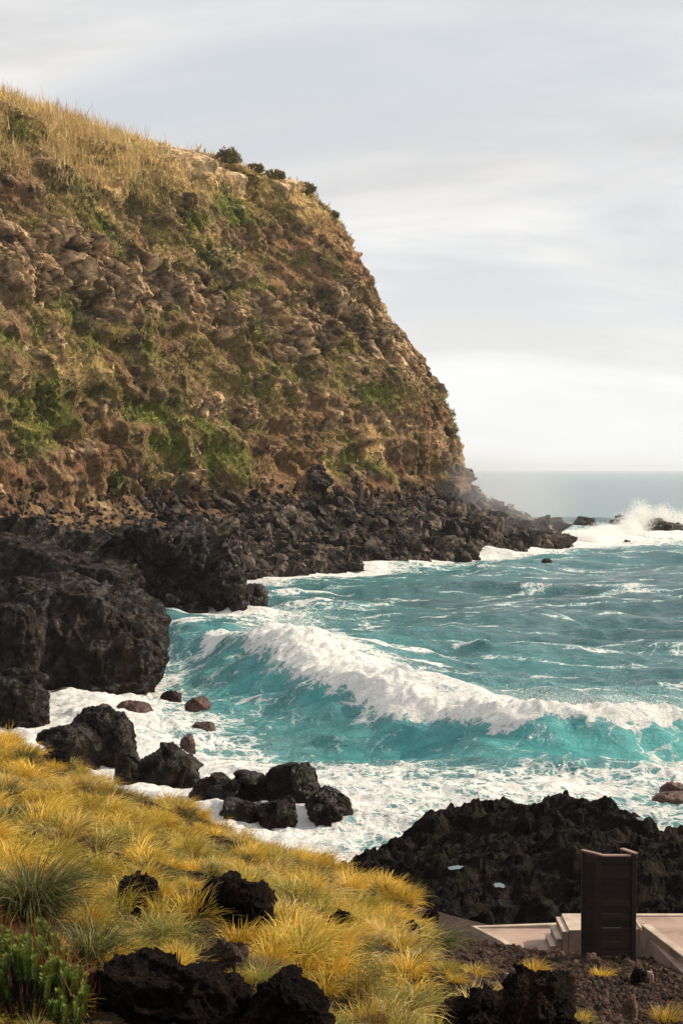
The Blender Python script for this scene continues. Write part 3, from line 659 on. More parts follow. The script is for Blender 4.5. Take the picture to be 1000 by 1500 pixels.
for (px, py, rx_, ry_) in [(667, 1270, 0.19, 0.22), (731, 1296, 0.14, 0.28), (938, 1199, 0.14, 0.2)]:
    d = ray(px, py); Ys = np.arange(37, 64, 0.04); pts = EYE + d * (Ys / d[1])[:, None]
    ii = np.clip(((pts[:, 1] - ly[0]) / 0.085).astype(int), 0, len(ly) - 1); jj = np.clip(((pts[:, 0] - lx[0]) / 0.075).astype(int), 0, len(lx) - 1)
    zg = zl[ii * len(lx) + jj]; zsm = 0.9
    k = np.argmax(pts[:, 2] < np.maximum(zg, 0.7)); c = pts[k]
    rr_ = ((lxy[:, 0] - c[0]) / rx_) ** 2 + ((lxy[:, 1] - c[1]) / ry_) ** 2
    near = rr_ < 5
    lev = c[2]
    zl = np.where(near, np.where(rr_ < 1.2, lev - 0.12, zl * sstep(1.2, 5, rr_) + (1 - sstep(1.2, 5, rr_)) * (lev + 0.03 + 0.25 * np.clip(zl - lev, -0.3, 0.6))), zl)
    front = (np.abs(lxy[:, 0] - c[0]) < rx_ * 1.3) & (lxy[:, 1] < c[1]) & (lxy[:, 1] > c[1] - 3.0)
    zl = np.where(front, np.minimum(zl, lev + 0.05 + 0 * zl), zl)
    pools.append((c, lev, rx_, ry_))
me = mesh_from('lava_shelf', np.concatenate([lxy, zl[:, None]], 1), grid_faces(*LX.shape), False, M['lava'])
obj('lava_shelf', me, label='broad jagged black lava shelf between the surf and the pale terrace', category='rock shelf')
# ------------------------------------------------------------------ tide pools on the shelf
m, t, b, out = material('pool_water')
b.inputs['Base Color'].default_value = (0.05, 0.08, 0.085, 1); b.inputs['Roughness'].default_value = 0.04; b.inputs['IOR'].default_value = 1.33
b.inputs['Specular IOR Level'].default_value = 0.9
for i, (c, lev, rx_, ry_) in enumerate(pools):
    ang = np.linspace(0, 2 * math.pi, 20, endpoint=False); rr_ = 1.15 + 0.3 * np.sin(ang * 2 + i * 2) + 0.2 * np.sin(ang * 5 + i)
    V = np.stack([np.cos(ang) * rx_ * rr_, np.sin(ang) * ry_ * rr_, 0 * ang], 1)
    me = bpy.data.meshes.new('tide_pool_water'); me.from_pydata(V.tolist(), [], [list(range(20))]); me.materials.append(m)
    obj('tide_pool_water', me, loc=(c[0], c[1], lev - 0.01), kind='structure')

# ------------------------------------------------------------------ sea
crest = np.array([(-24, 150), (-17, 138), (-12.5, 124), (-8.2, 113), (-4.4, 104.5), (-1.6, 95), (0.9, 85.5), (4.5, 80), (9, 77), (15.5, 77.5), (24, 82), (40, 92)], float)
camp = np.array([0.2, 0.8, 1.5, 2.1, 2.9, 2.4, 2.0, 1.6, 1.45, 1.4, 1.0, 0.3])
cfoam = np.array([0, 0, 0, 0, 0.75, 1, 1, 1, 1, 1, 0.9, 0.5])
cu = np.linspace(0, len(crest) - 1, 260)
def cr_spline(Pt, u):
    i = np.clip(u.astype(int), 0, len(Pt) - 2); f = (u - i)[:, None]
    p0, p1, p2, p3 = Pt[np.maximum(i - 1, 0)], Pt[i], Pt[i + 1], Pt[np.minimum(i + 2, len(Pt) - 1)]
    return 0.5 * (2 * p1 + (p2 - p0) * f + (2 * p0 - 5 * p1 + 4 * p2 - p3) * f ** 2 + (3 * p1 - p0 - 3 * p2 + p3) * f ** 3)
cp = cr_spline(crest, cu); ctan = np.gradient(cp, axis=0); ctan /= np.linalg.norm(ctan, axis=1, keepdims=True)
cfront = np.stack([ctan[:, 1], -ctan[:, 0]], 1)          # candidate normal
cfront *= np.sign((cfront * (np.array([-6, 60.]) - cp)).sum(1))[:, None]
def crest_q(xy):
    q = np.zeros(len(xy)); k = np.zeros(len(xy), int)
    for a in range(0, len(xy), 40000):
        d = xy[a:a + 40000, None] - cp[None]; d2 = (d ** 2).sum(2); j = d2.argmin(1); k[a:a + 40000] = j
        dd = d[np.arange(len(j)), j]; q[a:a + 40000] = np.sqrt(d2[np.arange(len(j)), j]) * np.sign((dd * cfront[j]).sum(1))
    return q, k
rsw = np.random.RandomState(21)
waves = []
for i in range(34):
    lam = 1.1 * (30 / 1.1) ** (i / 33); th = math.atan2(-0.85, -0.5) + rsw.normal(0, 0.55)
    waves.append((lam, math.cos(th), math.sin(th), rsw.uniform(0, 6.28), 0.021 * lam ** 0.74 * rsw.uniform(0.6, 1.3)))
ys = [35.0]
while ys[-1] < 430: ys.append(ys[-1] + max(0.13, ys[-1] * 0.0031))
while ys[-1] < 30000: ys.append(ys[-1] * 1.035)
ys = np.array(ys)
ta = np.concatenate([-np.geomspace(3, 0.27, 18), np.arange(-0.26, 0.262, 0.00125), np.geomspace(0.27, 3, 18)])
TA, YS = np.meshgrid(ta, ys); SX, SY = (TA * YS).ravel(), YS.ravel()
sxy = np.stack([SX, SY], 1); s3 = np.stack([SX, SY, 0 * SX], 1)
gs = np.maximum(SY * 0.0031, 0.13) * np.where(SY > 430, 12, 1) * np.where(np.abs(TA.ravel()) > 0.262, 20, 1)
near = SY < 400
q, kk = np.full(len(SX), -200.0), np.zeros(len(SX), int)
q[near], kk[near] = crest_q(sxy[near])
u = cu[kk]; A_ = np.interp(u, np.arange(len(camp)), camp); Cf = np.interp(u, np.arange(len(camp)), cfoam)
zw = np.zeros(len(SX)); dxw = np.zeros(len(SX)); dyw = np.zeros(len(SX))
for lam, kx, ky, ph, am in waves:
    k_ = 2 * math.pi / lam; att = np.clip(lam / (gs * 3.0) - 0.6, 0, 1) * am
    pz = k_ * (kx * SX + ky * SY) + ph + 1.2 * np.sin(0.11 * (ky * SX - kx * SY) + ph * 3)
    c_, s_ = np.cos(pz), np.sin(pz); zw += att * c_; dxw -= att * kx * s_ * 0.7; dyw -= att * ky * s_ * 0.7
patch = 0.75 + 0.5 * fbm(s3, 30, 2, 221)
inshore = sstep(0, 10, q) * near
zw *= patch * (1 - 0.45 * inshore); 
n_a = fbm(s3, 5, 3, 223); n_b = fbm(s3, 1.3, 3, 225); n_c = fbm(s3, 0.5, 2, 227) * (SY < 140)
qq = q + n_a * 1.0 * np.where(q > 0, 1, 0.6)
hump = np.where(qq > 0, np.exp(-(qq / (1.3 + 0.55 * A_)) ** 2), np.exp(-(qq / (3.2 + 1.9 * A_)) ** 2))
zw += A_ * hump - 0.16 * A_ * np.exp(-((qq - 3.2 - 1.5 * A_) / 2.6) ** 2)
# second, lower lines of broken water running in between the wave and the rocks
for off_, am, wd in ((13, 0.35, 1.6), (21, 0.3, 1.5)):
    zw += am * np.exp(-((q + n_a * 3 - off_) / wd) ** 2) * near * (SY > 60)
roll = Cf * sstep(-2.4 - 0.6 * A_, -0.6, qq + n_b * 0.9) * (1 - sstep(-0.4 + 0.05 * A_, 1.0 + 0.64 * A_, qq + n_b * 0.6 + n_c * 0.4))
lumps = 0.2 + n_b * 0.22 + n_c * 0.26 + 0.25 * n_a
zw += roll ** 1.5 * (lumps * (0.35 + 0.28 * A_) - 0.05)
zw += inshore * (np.abs(n_b) * 0.22 + n_c * 0.07)
# foam density
foam = np.zeros(len(SX))
shoreline = np.clip(q, 0, 40)
left_w = 1 - sstep(-9, 3, SX)
foam = np.maximum(foam, inshore * (0.37 + 0.10 * sstep(5, 16, q) + 0.32 * left_w * sstep(6, 15, q) + 0.20 * n_a))
foam = np.maximum(foam, near * sstep(80, 64, SY + 14 * fbm(s3, (7, 6, 9), 3, 237)) * (0.27 + 0.36 * left_w + 0.34 * n_a))
foam = np.maximum(foam, 0.30 * np.exp(-((q - 1.5 - A_) / 3.5) ** 2) * near * (0.5 + 0.5 * (1 - Cf)) )
foam = np.maximum(foam, roll * 1.18)
foam = np.maximum(foam, 0.62 * Cf * np.exp(-((qq + 3.5) / 2.4) ** 2) + 0.1 * n_a * near * (q > -8))
# surf against rocks: headland water line
hwl = HP[int(np.searchsorted(Hv, PV[1])), :, :2][::3]
dsh = np.full(len(SX), 99.0)
sel = np.where((SY > 120) & (SY < 420))[0]
for a in range(0, len(sel), 40000):
    j = sel[a:a + 40000]; dsh[j] = np.sqrt(((sxy[j, None] - hwl[None]) ** 2).sum(2)).min(1)
foam = np.maximum(foam, np.exp(-(np.maximum(dsh - 2.0 - 1.5 * n_a, 0) / 6.5) ** 1.3) * (0.74 + 0.25 * n_a))
for (cx_, cy_, rx_, ry_, st) in [(-17, 100, 9, 9, 0.7), (-11, 148, 9, 7, 0.75), (-8, 66, 13, 9, 0.72), (44, 300, 17, 24, 0.85), (62, 335, 26, 34, 0.85), (10.5, 66, 6, 4, 0.55), (3, 64, 5, 3, 0.45), (17, 66, 6, 9, 0.75)]:
    foam = np.maximum(foam, st * np.exp(-(((SX - cx_) / rx_) ** 2 + ((SY - cy_) / ry_) ** 2)) * (1 + 0.35 * n_a))
# scattered whitecaps and streaks offshore
cap = sstep(0.42, 0.62, fbm(s3, (9, 4.5, 9), 4, 231, 0.55) + 0.25 * zw) * (SY > 70) * (SY < 380)
foam = np.maximum(foam, cap * 0.5)
streak = sstep(0.5, 0.78, fbm(s3, (20, 4.0, 9), 3, 233, 0.5, True) - 0.12) * near * (q < -3) * 0.36
foam = np.maximum(foam, streak)
aer = np.clip(np.maximum.reduce([inshore * (0.55 + 0.4 * n_a), near * np.exp(-((q - 2.0 - A_ * 0.6) / 5.0) ** 2) * (0.45 + 0.4 * Cf), np.clip(foam * 0.8, 0, 0.8), 0.42 * near * sstep(-45, -3, q), 0.5 * np.exp(-(dsh / 22) ** 2)]), 0, 1)
zw = zw + 0
aer = aer * np.clip(0.62 + 0.75 * fbm(s3, (11, 7, 9), 4, 235), 0.15, 1)
V = np.stack([SX + dxw * patch, SY + dyw * patch, zw], 1)
me = mesh_from('sea', V, grid_faces(*TA.shape), True)
fattr(me, 'foam', foam); fattr(me, 'aer', aer); fattr(me, 'roll', np.clip(roll, 0, 1))
m, t, b, out = material('sea_water')
co = N(t, 'ShaderNodeTexCoord').outputs['Object']
fo = N(t, 'ShaderNodeAttribute', attribute_name='foam').outputs[2]; ae = N(t, 'ShaderNodeAttribute', attribute_name='aer').outputs[2]; ro = N(t, 'ShaderNodeAttribute', attribute_name='roll').outputs[2]
wn = N(t, 'ShaderNodeTexNoise', ins={'Vector': co, 'Scale': 0.6, 'Detail': 4, 'Roughness': 0.6})
wv_ = N(t, 'ShaderNodeVectorMath', operation='MULTIPLY_ADD', ins={0: wn.outputs[1], 1: (1.8, 1.8, 1.8), 2: co}).outputs[0]
v1 = N(t, 'ShaderNodeTexVoronoi', feature='DISTANCE_TO_EDGE', ins={'Vector': wv_, 'Scale': 0.75})
v2 = N(t, 'ShaderNodeTexVoronoi', feature='DISTANCE_TO_EDGE', ins={'Vector': wv_, 'Scale': 2.1})
lace = math_(t, 'MAXIMUM', mapr(t, v1.outputs[0], 0.16, 0.0), math_(t, 'MULTIPLY', mapr(t, v2.outputs[0], 0.22, 0.0), 0.75))
nz1 = noise(t, co, 0.55, 9, 0.66, 0.8, sx=(0.75, 1.0, 1.0))
pat = math_(t, 'ADD', math_(t, 'MULTIPLY', lace, 0.30), math_(t, 'MULTIPLY', nz1, 1.0))
lo = math_(t, 'SUBTRACT', 1.02, fo); 
thr_a = math_(t, 'SUBTRACT', lo, 0.12); thr_b = math_(t, 'ADD', lo, 0.15)
ff = mapr(t, pat, thr_a, thr_b)
ff = math_(t, 'MULTIPLY', ff, mapr(t, fo, 0.02, 0.16))
deep = mixc(t, noise(t, co, 0.05, 4, 0.6), (0.034, 0.105, 0.122), (0.06, 0.165, 0.182))
wcol = mixc(t, ae, deep, (0.10, 0.50, 0.51))
col = mixc(t, mapr(t, ff, 0.0, 0.45), mixc(t, math_(t, 'MULTIPLY', mapr(t, fo, 0.05, 0.5), 0.35), wcol, (0.30, 0.52, 0.53)), (0.46, 0.62, 0.62)); col = mixc(t, mapr(t, ff, 0.35, 1.0), col, (0.82, 0.82, 0.80))
t.links.new(col, b.inputs['Base Color'])
t.links.new(mapr(t, ff, 0, 1, 0.13, 0.85, False), b.inputs['Roughness']); b.inputs['IOR'].default_value = 1.33
t.links.new(mapr(t, ff, 0, 1, 0.5, 0.1, False), b.inputs['Specular IOR Level'])
h1 = noise(t, co, 1.3, 8, 0.62, 0.5, sx=(0.8, 1.25, 1))
hb = bump(t, None, math_(t, 'ADD', math_(t, 'MULTIPLY', h1, 0.9), math_(t, 'MULTIPLY', ff, 0.12)), 0.85)
bump(t, b, noise(t, co, 6.0, 5, 0.65), 0.09, 1.0, hb)
me.materials.append(m)
obj('sea', me, kind='structure', label='turquoise sea with a breaking wave and white surf')

# ------------------------------------------------------------------ spray: countless droplets and torn foam
m, t, b, out = material('sea_spray'); b.inputs['Base Color'].default_value = (0.86, 0.86, 0.85, 1); b.inputs['Roughness'].default_value = 0.9
tr = N(t, 'ShaderNodeBsdfTranslucent', ins={'Color': (0.86, 0.86, 0.85, 1)}); mx_ = N(t, 'ShaderNodeMixShader', ins={0: 0.5, 1: b.outputs[0], 2: tr.outputs[0]}); t.links.new(mx_.outputs[0], out.inputs[0])
M['spray'] = m
def droplets(name, pts, size, seed):
    r_ = np.random.RandomState(seed); n = len(pts)
    V = pts[:, None] + r_.normal(size=(n, 3, 3)) * (size * r_.uniform(0.4, 1.0, n))[:, None, None]
    return mesh_from(name, V.reshape(-1, 3), np.arange(n * 3).reshape(-1, 3), False, M['spray'])
r_ = np.random.RandomState(31)
pl = []
for k in range(9):        # jets of the splash on the offshore reef
    cx_, cy_, hh, ww = [(57.5, 330, 8.0, 2.2), (59.5, 332, 6.6, 3.5), (62.5, 333, 7.0, 2.2), (67, 335, 5.8, 3.5), (72, 337, 4.6, 5), (54, 322, 5.4, 2.5), (48, 312, 3.4, 4), (44, 302, 2.6, 3), (52, 318, 3.0, 5)][k]
    n = int(10500 * hh ** 0.8); a = r_.rand(n) ** 1.5
    pl.append(np.stack([cx_ + r_.normal(size=n) * ww * (0.55 - 0.15 * a) + 1.5 * fbm(np.stack([a * 6, a * 0 + k, a * 0], 1), 1.0, 2, 3), cy_ + r_.normal(size=n) * 2.2, 0.82 * a * hh * r_.uniform(0.75, 1.12, n) * (0.75 + 0.25 * np.sin(r_.rand(n) * 6))], 1))
sp = np.concatenate(pl)
obj('sea_spray', droplets('sea_spray', sp, r_.uniform(0.02, 0.085, len(sp)), 32), kind='stuff', label='white plume of spray bursting over the offshore reef', category='spray')
ridx = np.where((roll > 0.25) & (qq < 0.8 + 0.6 * A_) & (qq > -2.0) & (SY < 140) & (np.abs(TA.ravel()) < 0.262))[0]
ridx = r_.choice(ridx, 130000); pr_ = V_ = None
P_ = np.stack([SX[ridx], SY[ridx], zw[ridx]], 1); up_ = r_.exponential(0.22, len(ridx)) * (0.4 + 0.35 * A_[ridx])
P_ += r_.normal(size=P_.shape) * np.array([0.35, 0.35, 0.22]); P_[:, 2] += up_; P_[:, :2] -= cfront[kk[ridx]] * (up_ * r_.uniform(0, 1.2, len(ridx)))[:, None]
obj('wave_spray', droplets('wave_spray', P_, r_.uniform(0.006, 0.02, len(P_)), 33), kind='stuff', label='white spray torn off the crest of the breaking wave', category='spray')

# ------------------------------------------------------------------ terrace, steps, wall
def box_mesh(name, x0, x1, y0, y1, z0, z1, mat, bev=0.008, jit=0.0, seed=0):
    import bmesh
    bm = bmesh.new(); bmesh.ops.create_cube(bm, size=1.0)
    for v in bm.verts: v.co = Vector(((x0 + x1) / 2 + v.co.x * (x1 - x0), (y0 + y1) / 2 + v.co.y * (y1 - y0), (z0 + z1) / 2 + v.co.z * (z1 - z0)))
    if jit:
        r_ = random.Random(seed)
        for v in bm.verts: v.co += Vector([r_.uniform(-jit, jit) for _ in range(3)])
    if bev: bmesh.ops.bevel(bm, geom=bm.edges[:], offset=bev, segments=1, affect='EDGES')
    me = bpy.data.meshes.new(name); bm.to_mesh(me); bm.free(); me.materials.append(mat); return me
def prism_mesh(name, pts, z0, z1, mat, bev=0.008):
    """vertical prism over a plan polygon (counter-clockwise)"""
    import bmesh
    bm = bmesh.new(); lo_ = [bm.verts.new((p[0], p[1], z0)) for p in pts]; hi_ = [bm.verts.new((p[0], p[1], p[2] if len(p) > 2 else z1)) for p in pts]
    n = len(pts); bm.faces.new(hi_); bm.faces.new(lo_[::-1])
    for i in range(n): bm.faces.new((lo_[i], lo_[(i + 1) % n], hi_[(i + 1) % n], hi_[i]))
    bmesh.ops.recalc_face_normals(bm, faces=bm.faces)
    if bev: bmesh.ops.bevel(bm, geom=bm.edges[:], offset=bev, segments=1, affect='EDGES')
    me = bpy.data.meshes.new(name); bm.to_mesh(me); bm.free(); me.materials.append(mat); return me
ZL, ZU = 2.87, 3.36
a0, a1 = atZ(688, 1357, ZL), atZ(736, 1381, ZL)      # left edge of the lower terrace
b0, b1 = atZ(835, 1352.5, ZL), atZ(812, 1392, ZL)
t_ = thing('concrete_terrace', 'pale lower concrete terrace with pinkish floor between the cinders and lava shelf', 'terrace')
fx = a0[0] + .1 + (a1[0] - a0[0]) * (a0[1] - 33.2) / (a0[1] - a1[1])
obj('floor_slab', prism_mesh('floor_slab', [(a0[0] + .12, a0[1] - .09), (fx, 33.2), (4.515, 33.2), (4.515, a0[1] - .09)], 2.2, ZL - 0.02, M['floor'], 0), parent=t_)
obj('kerb', prism_mesh('kerb', [(a0[0], a0[1]), (a0[0] + .10, a0[1] - .10), (a1[0] + .12, a1[1]), (a1[0] + .22, a1[1] - 0.9), (a1[0] + .1, a1[1] - 0.9), (a1[0] - .02, a1[1] - 0.02)], 2.2, ZL + 0.03, M['concrete']), parent=t_)
obj('kerb', prism_mesh('kerb', [(a0[0], a0[1] + .003), (a0[0] + .1, a0[1] - .1 + .003), (4.75, b0[1] - .1), (4.75, b0[1] + .04)], 2.2, ZL + 0.012, M['concrete']), parent=t_)
t_ = thing('concrete_steps', 'short flight of concrete steps joining lower and upper terraces beside the cabin', 'steps')
xs_ = [4.17, 4.28, 4.40, 4.52]
for i in range(3):
    y0 = 33.85 - 0.06 * i
    obj('step', box_mesh('step', xs_[i], xs_[i + 1] - 0.002, y0, 34.75 + 0.04 * i, 2.3, ZL + 0.105 + 0.16 * i, M['shaded_concrete'], 0.01), parent=t_)
    obj('lit_tread', box_mesh('lit_tread', xs_[i] - 0.008, xs_[i + 1] - 0.004, y0 - 0.01, 34.76 + 0.04 * i, ZL + 0.107 + 0.16 * i, ZL + 0.13 + 0.16 * i, M['concrete'], 0.004), parent=t_)  # thin pale cap that paints the step's top as lit
t_ = thing('concrete_terrace', 'upper concrete terrace behind the wooden cabin, bounded by a low wall', 'terrace')
obj('floor_slab', prism_mesh('floor_slab', [(5.08, 33.86), (5.95, 33.86), (6.14, 31.6), (6.5, 28.6), (14, 28.6), (14, 34.8), (5.08, 34.8)], 2.2, ZU - 0.03, M['floor']), parent=t_)
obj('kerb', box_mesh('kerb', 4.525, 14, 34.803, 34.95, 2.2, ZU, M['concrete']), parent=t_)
obj('side_wall', box_mesh('side_wall', 4.523, 5.077, 33.7, 34.80, 2.2, ZU - 0.03, M['shaded_concrete']), parent=t_)
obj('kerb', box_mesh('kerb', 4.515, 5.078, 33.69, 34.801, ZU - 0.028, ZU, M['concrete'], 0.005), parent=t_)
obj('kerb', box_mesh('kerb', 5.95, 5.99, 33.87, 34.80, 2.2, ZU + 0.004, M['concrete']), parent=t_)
c0, c1 = atZ(939, 1354, 3.50), atZ(1003, 1403, 3.50)
dv = (c1 - c0) / np.linalg.norm(c1 - c0)
e0, e1 = c0, c0 + dv * 5.5
nw = np.array([-dv[1], dv[0]]); nw = nw if nw[0] > 0 else -nw
wl = thing('low_wall', 'low concrete wall edging the upper terrace beside the cabin, lit along its top', 'wall')
obj('wall_body', prism_mesh('wall_body', [(e0[0], e0[1]), (e1[0], e1[1]), (e1[0] + nw[0] * .16, e1[1] + nw[1] * .16), (e0[0] + nw[0] * .16, e0[1] + nw[1] * .16)], 2.3, 3.46, M['shaded_concrete']), parent=wl)
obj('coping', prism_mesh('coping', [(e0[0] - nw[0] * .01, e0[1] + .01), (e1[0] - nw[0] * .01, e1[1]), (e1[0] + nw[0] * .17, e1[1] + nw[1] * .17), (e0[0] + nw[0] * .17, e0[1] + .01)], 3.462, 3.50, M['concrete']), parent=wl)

# ------------------------------------------------------------------ wooden screen
SP = atY(901, 1405, 32.0); SP[2] = hill_z(SP[None, :2])[0]
cab = thing('wooden_screen', 'dark slatted wooden privacy screen standing on posts beside the terrace steps', 'screen', SP)
hh = atY(901, 1250, 32.0)[2] - SP[2]
XL, XR, WX, WD = -0.32, 0.30, -0.565, 0.30        # front panel from XL to XR; the wing runs back to (WX, WD)
for (px_, py_, tp_, w_) in ((XL, 0, hh - .035, .045), (XR + .03, -.02, hh - .002, .045), (WX, WD, hh - .004, .045), (XR - .1, WD, hh - .004, .045)):
    obj('post', box_mesh('post', px_ - w_, px_ + w_, py_ - w_, py_ + w_, -0.5, tp_, M['wood'], 0.006), parent=cab)
def plank(name, x0, y0, x1, y1, th, z0, z1, mat, ext=0.0):
    d = np.array([x1 - x0, y1 - y0]); L = np.linalg.norm(d); d /= L; nn = np.array([-d[1], d[0]]) * th / 2; e_ = d * ext
    return prism_mesh(name, [(x0 - e_[0] - nn[0], y0 - e_[1] - nn[1]), (x1 + e_[0] - nn[0], y1 + e_[1] - nn[1]), (x1 + e_[0] + nn[0], y1 + e_[1] + nn[1]), (x0 - e_[0] + nn[0], y0 - e_[1] + nn[1])], z0, z1, mat, 0.004)
obj('cap_rail', plank('cap_rail', XL + .05, 0, XR - .02, 0, .10, hh - .055, hh - .025, M['woodtop']), parent=cab)
obj('cap_rail', plank('cap_rail', XL, 0, WX, WD, .085, hh - .03, hh + .0, M['woodtop'], 0.05), parent=cab)
obj('cap_rail', plank('cap_rail', XR + .05, -.04, XR - .12, WD, .10, hh, hh + .028, M['woodtop'], 0.04), parent=cab)
nsl = 14; pit = (hh - 0.16) / nsl
msh = [plank('slat', XL + .047, 0, XR - .017, 0, .03, 0, pit - .004, M['wood']), plank('slat', XL - .03, .04, WX + .03, WD - .04, .03, 0, pit - .004, M['wood']), plank('slat', XR + .01, .03, XR - .08, WD - .05, .03, 0, pit - .004, M['wood'])]
for k in range(nsl):
    for q_, m_ in enumerate(msh):
        s_ = obj('slat', m_, parent=cab); s_.location = (0.007 * (k % 2) if q_ == 1 else 0, (-0.013 if k % 2 else 0.0) + random.Random(k * 3 + q_).uniform(-.003, .003), 0.095 + k * pit)
p_ = hill_hit(951, 1441)
pst = thing('marker_post', 'short pale stump of a post standing in the cinders below the wall', 'post', (p_[0], p_[1], p_[2]), 0.3)
obj('post_stub', box_mesh('post_stub', -.05, .05, -.05, .05, -.2, .19, M['woodtop'], 0.02, 0.012, 5), parent=pst)
obj('post_top', box_mesh('post_top', -.043, .043, -.043, .043, .192, .21, M['woodtop'], 0.008, 0.004, 6), parent=pst)

# ------------------------------------------------------------------ dark rocks in the grass
slope_rocks = []
def slope_rock(lab, pxl, pxr, ytop, ybot, n, seed, mt='slope_rock', **kw):
    c = hill_hit((pxl + pxr) / 2, ybot); hw = (pxr - pxl) / 2 * c[1] / F; yc = c[1] + hw * 0.75
    top_ = atY((pxl + pxr) / 2, ytop, yc); hw = (pxr - pxl) / 2 * yc / F; hh_ = top_[2] - c[2]; hz_ = max(hh_, 0.12) * 0.85
    me = rock_mesh('rock', (hw, hw * 0.9, hz_), n, seed, M[mt], **{**dict(amp=0.24, box=2.7, cuts=14, cut=0.78, clinker=0.12, size=0.8), **kw})
    obj('rock', me, loc=(top_[0], yc, top_[2] - hz_), label=lab, category='rock')
    slope_rocks.append((c[0], c[1] + hw * 0.6, hw))
slope_rock('huge dark craggy rock cut by the bottom edge, wider than the conical one beside it', 118, 378, 1416, 1530, 80, 601)
slope_rock('dark conical rock next to the huge craggy one at the bottom edge', 352, 476, 1424, 1530, 60, 602)
slope_rock('dark rock with ragged top half sunk in the yellow grass mid-slope', 288, 398, 1292, 1352, 56, 603)
slope_rock('split grey-brown rock in the grass beside a dark hollow', 172, 230, 1282, 1340, 48, 604)
slope_rock('reddish-brown rock in the grass just above the bottom craggy rocks', 290, 356, 1382, 1430, 44, 605, 'stone')
slope_rock('small dark pointed rock alone in the pale grass', 486, 516, 1334, 1360, 32, 606)
slope_rock('dark rock at the thinning edge of the grass above the cinders', 580, 612, 1352, 1388, 36, 607)
slope_rock('small rock near the grass edge facing the terrace corner', 620, 642, 1334, 1350, 24, 608)
slope_rock('tall black rock on the cinders cut by the bottom edge', 726, 836, 1414, 1530, 64, 609)
slope_rock('low black rock ridge in the grass joined to the tall cinder rock', 640, 760, 1462, 1540, 56, 610)
slope_rock('brown rock half hidden in grass near the hill crest', 58, 104, 1098, 1122, 32, 611)
slope_rock('dark stone beside the pale post stump', 926, 948, 1422, 1444, 28, 612)
slope_rock('grey leaning slab among dry grass on the cinders', 908, 932, 1458, 1496, 28, 613, 'stone', clinker=0)
slope_rock('pale grey stone in front of the low black rock ridge', 682, 706, 1450, 1466, 24, 614, 'stone', clinker=0)
slope_rock('loose stone under the corner post of the cabin', 856, 874, 1396, 1412, 22, 615, 'stone', clinker=0)

# ------------------------------------------------------------------ geometry-node scattering (for what nobody could count)
def scatter(name, pts, rot, scl, idx, variants_, mats, **props):
    """one stuff object: variants_ (meshes) instanced on points"""
    me = bpy.data.meshes.new(name + '_points'); me.vertices.add(len(pts)); me.vertices.foreach_set('co', np.asarray(pts, np.float32).ravel())
    a = me.attributes.new('rot', 'FLOAT_VECTOR', 'POINT'); a.data.foreach_set('vector', np.asarray(rot, np.float32).ravel())
    a = me.attributes.new('scl', 'FLOAT_VECTOR', 'POINT'); a.data.foreach_set('vector', np.asarray(scl, np.float32).ravel())
    a = me.attributes.new('idx', 'INT', 'POINT'); a.data.foreach_set('value', np.asarray(idx, np.int32).ravel())
    for m_ in mats: me.materials.append(m_)
    o = obj(name, me, **props)
    ng = bpy.data.node_groups.new(name + '_nodes', 'GeometryNodeTree')
    ng.interface.new_socket('Geometry', in_out='INPUT', socket_type='NodeSocketGeometry'); ng.interface.new_socket('Geometry', in_out='OUTPUT', socket_type='NodeSocketGeometry')
    gi = ng.nodes.new('NodeGroupInput'); go = ng.nodes.new('NodeGroupOutput')
    g2i = ng.nodes.new('GeometryNodeGeometryToInstance')
    for vm in reversed(variants_):
        so = bpy.data.objects.new(name + '_source', vm)
        n_ = ng.nodes.new('GeometryNodeObjectInfo'); n_.inputs['Object'].default_value = so; n_.inputs['As Instance'].default_value = False
        ng.links.new(n_.outputs['Geometry'], g2i.inputs[0])
    iop = ng.nodes.new('GeometryNodeInstanceOnPoints'); iop.inputs['Pick Instance'].default_value = True
    def na_(nm, ty):
        n_ = ng.nodes.new('GeometryNodeInputNamedAttribute'); n_.data_type = ty; n_.inputs[0].default_value = nm; return [s for s in n_.outputs if s.enabled][0]
    e2r = ng.nodes.new('FunctionNodeEulerToRotation'); ng.links.new(na_('rot', 'FLOAT_VECTOR'), e2r.inputs[0])
    ng.links.new(gi.outputs[0], iop.inputs['Points']); ng.links.new(g2i.outputs[0], iop.inputs['Instance'])
    ng.links.new(e2r.outputs[0], iop.inputs['Rotation']); ng.links.new(na_('scl', 'FLOAT_VECTOR'), iop.inputs['Scale']); ng.links.new(na_('idx', 'INT'), iop.inputs['Instance Index'])
    ng.links.new(iop.outputs[0], go.inputs[0])
    md = o.modifiers.new('scatter', 'NODES'); md.node_group = ng
    return o
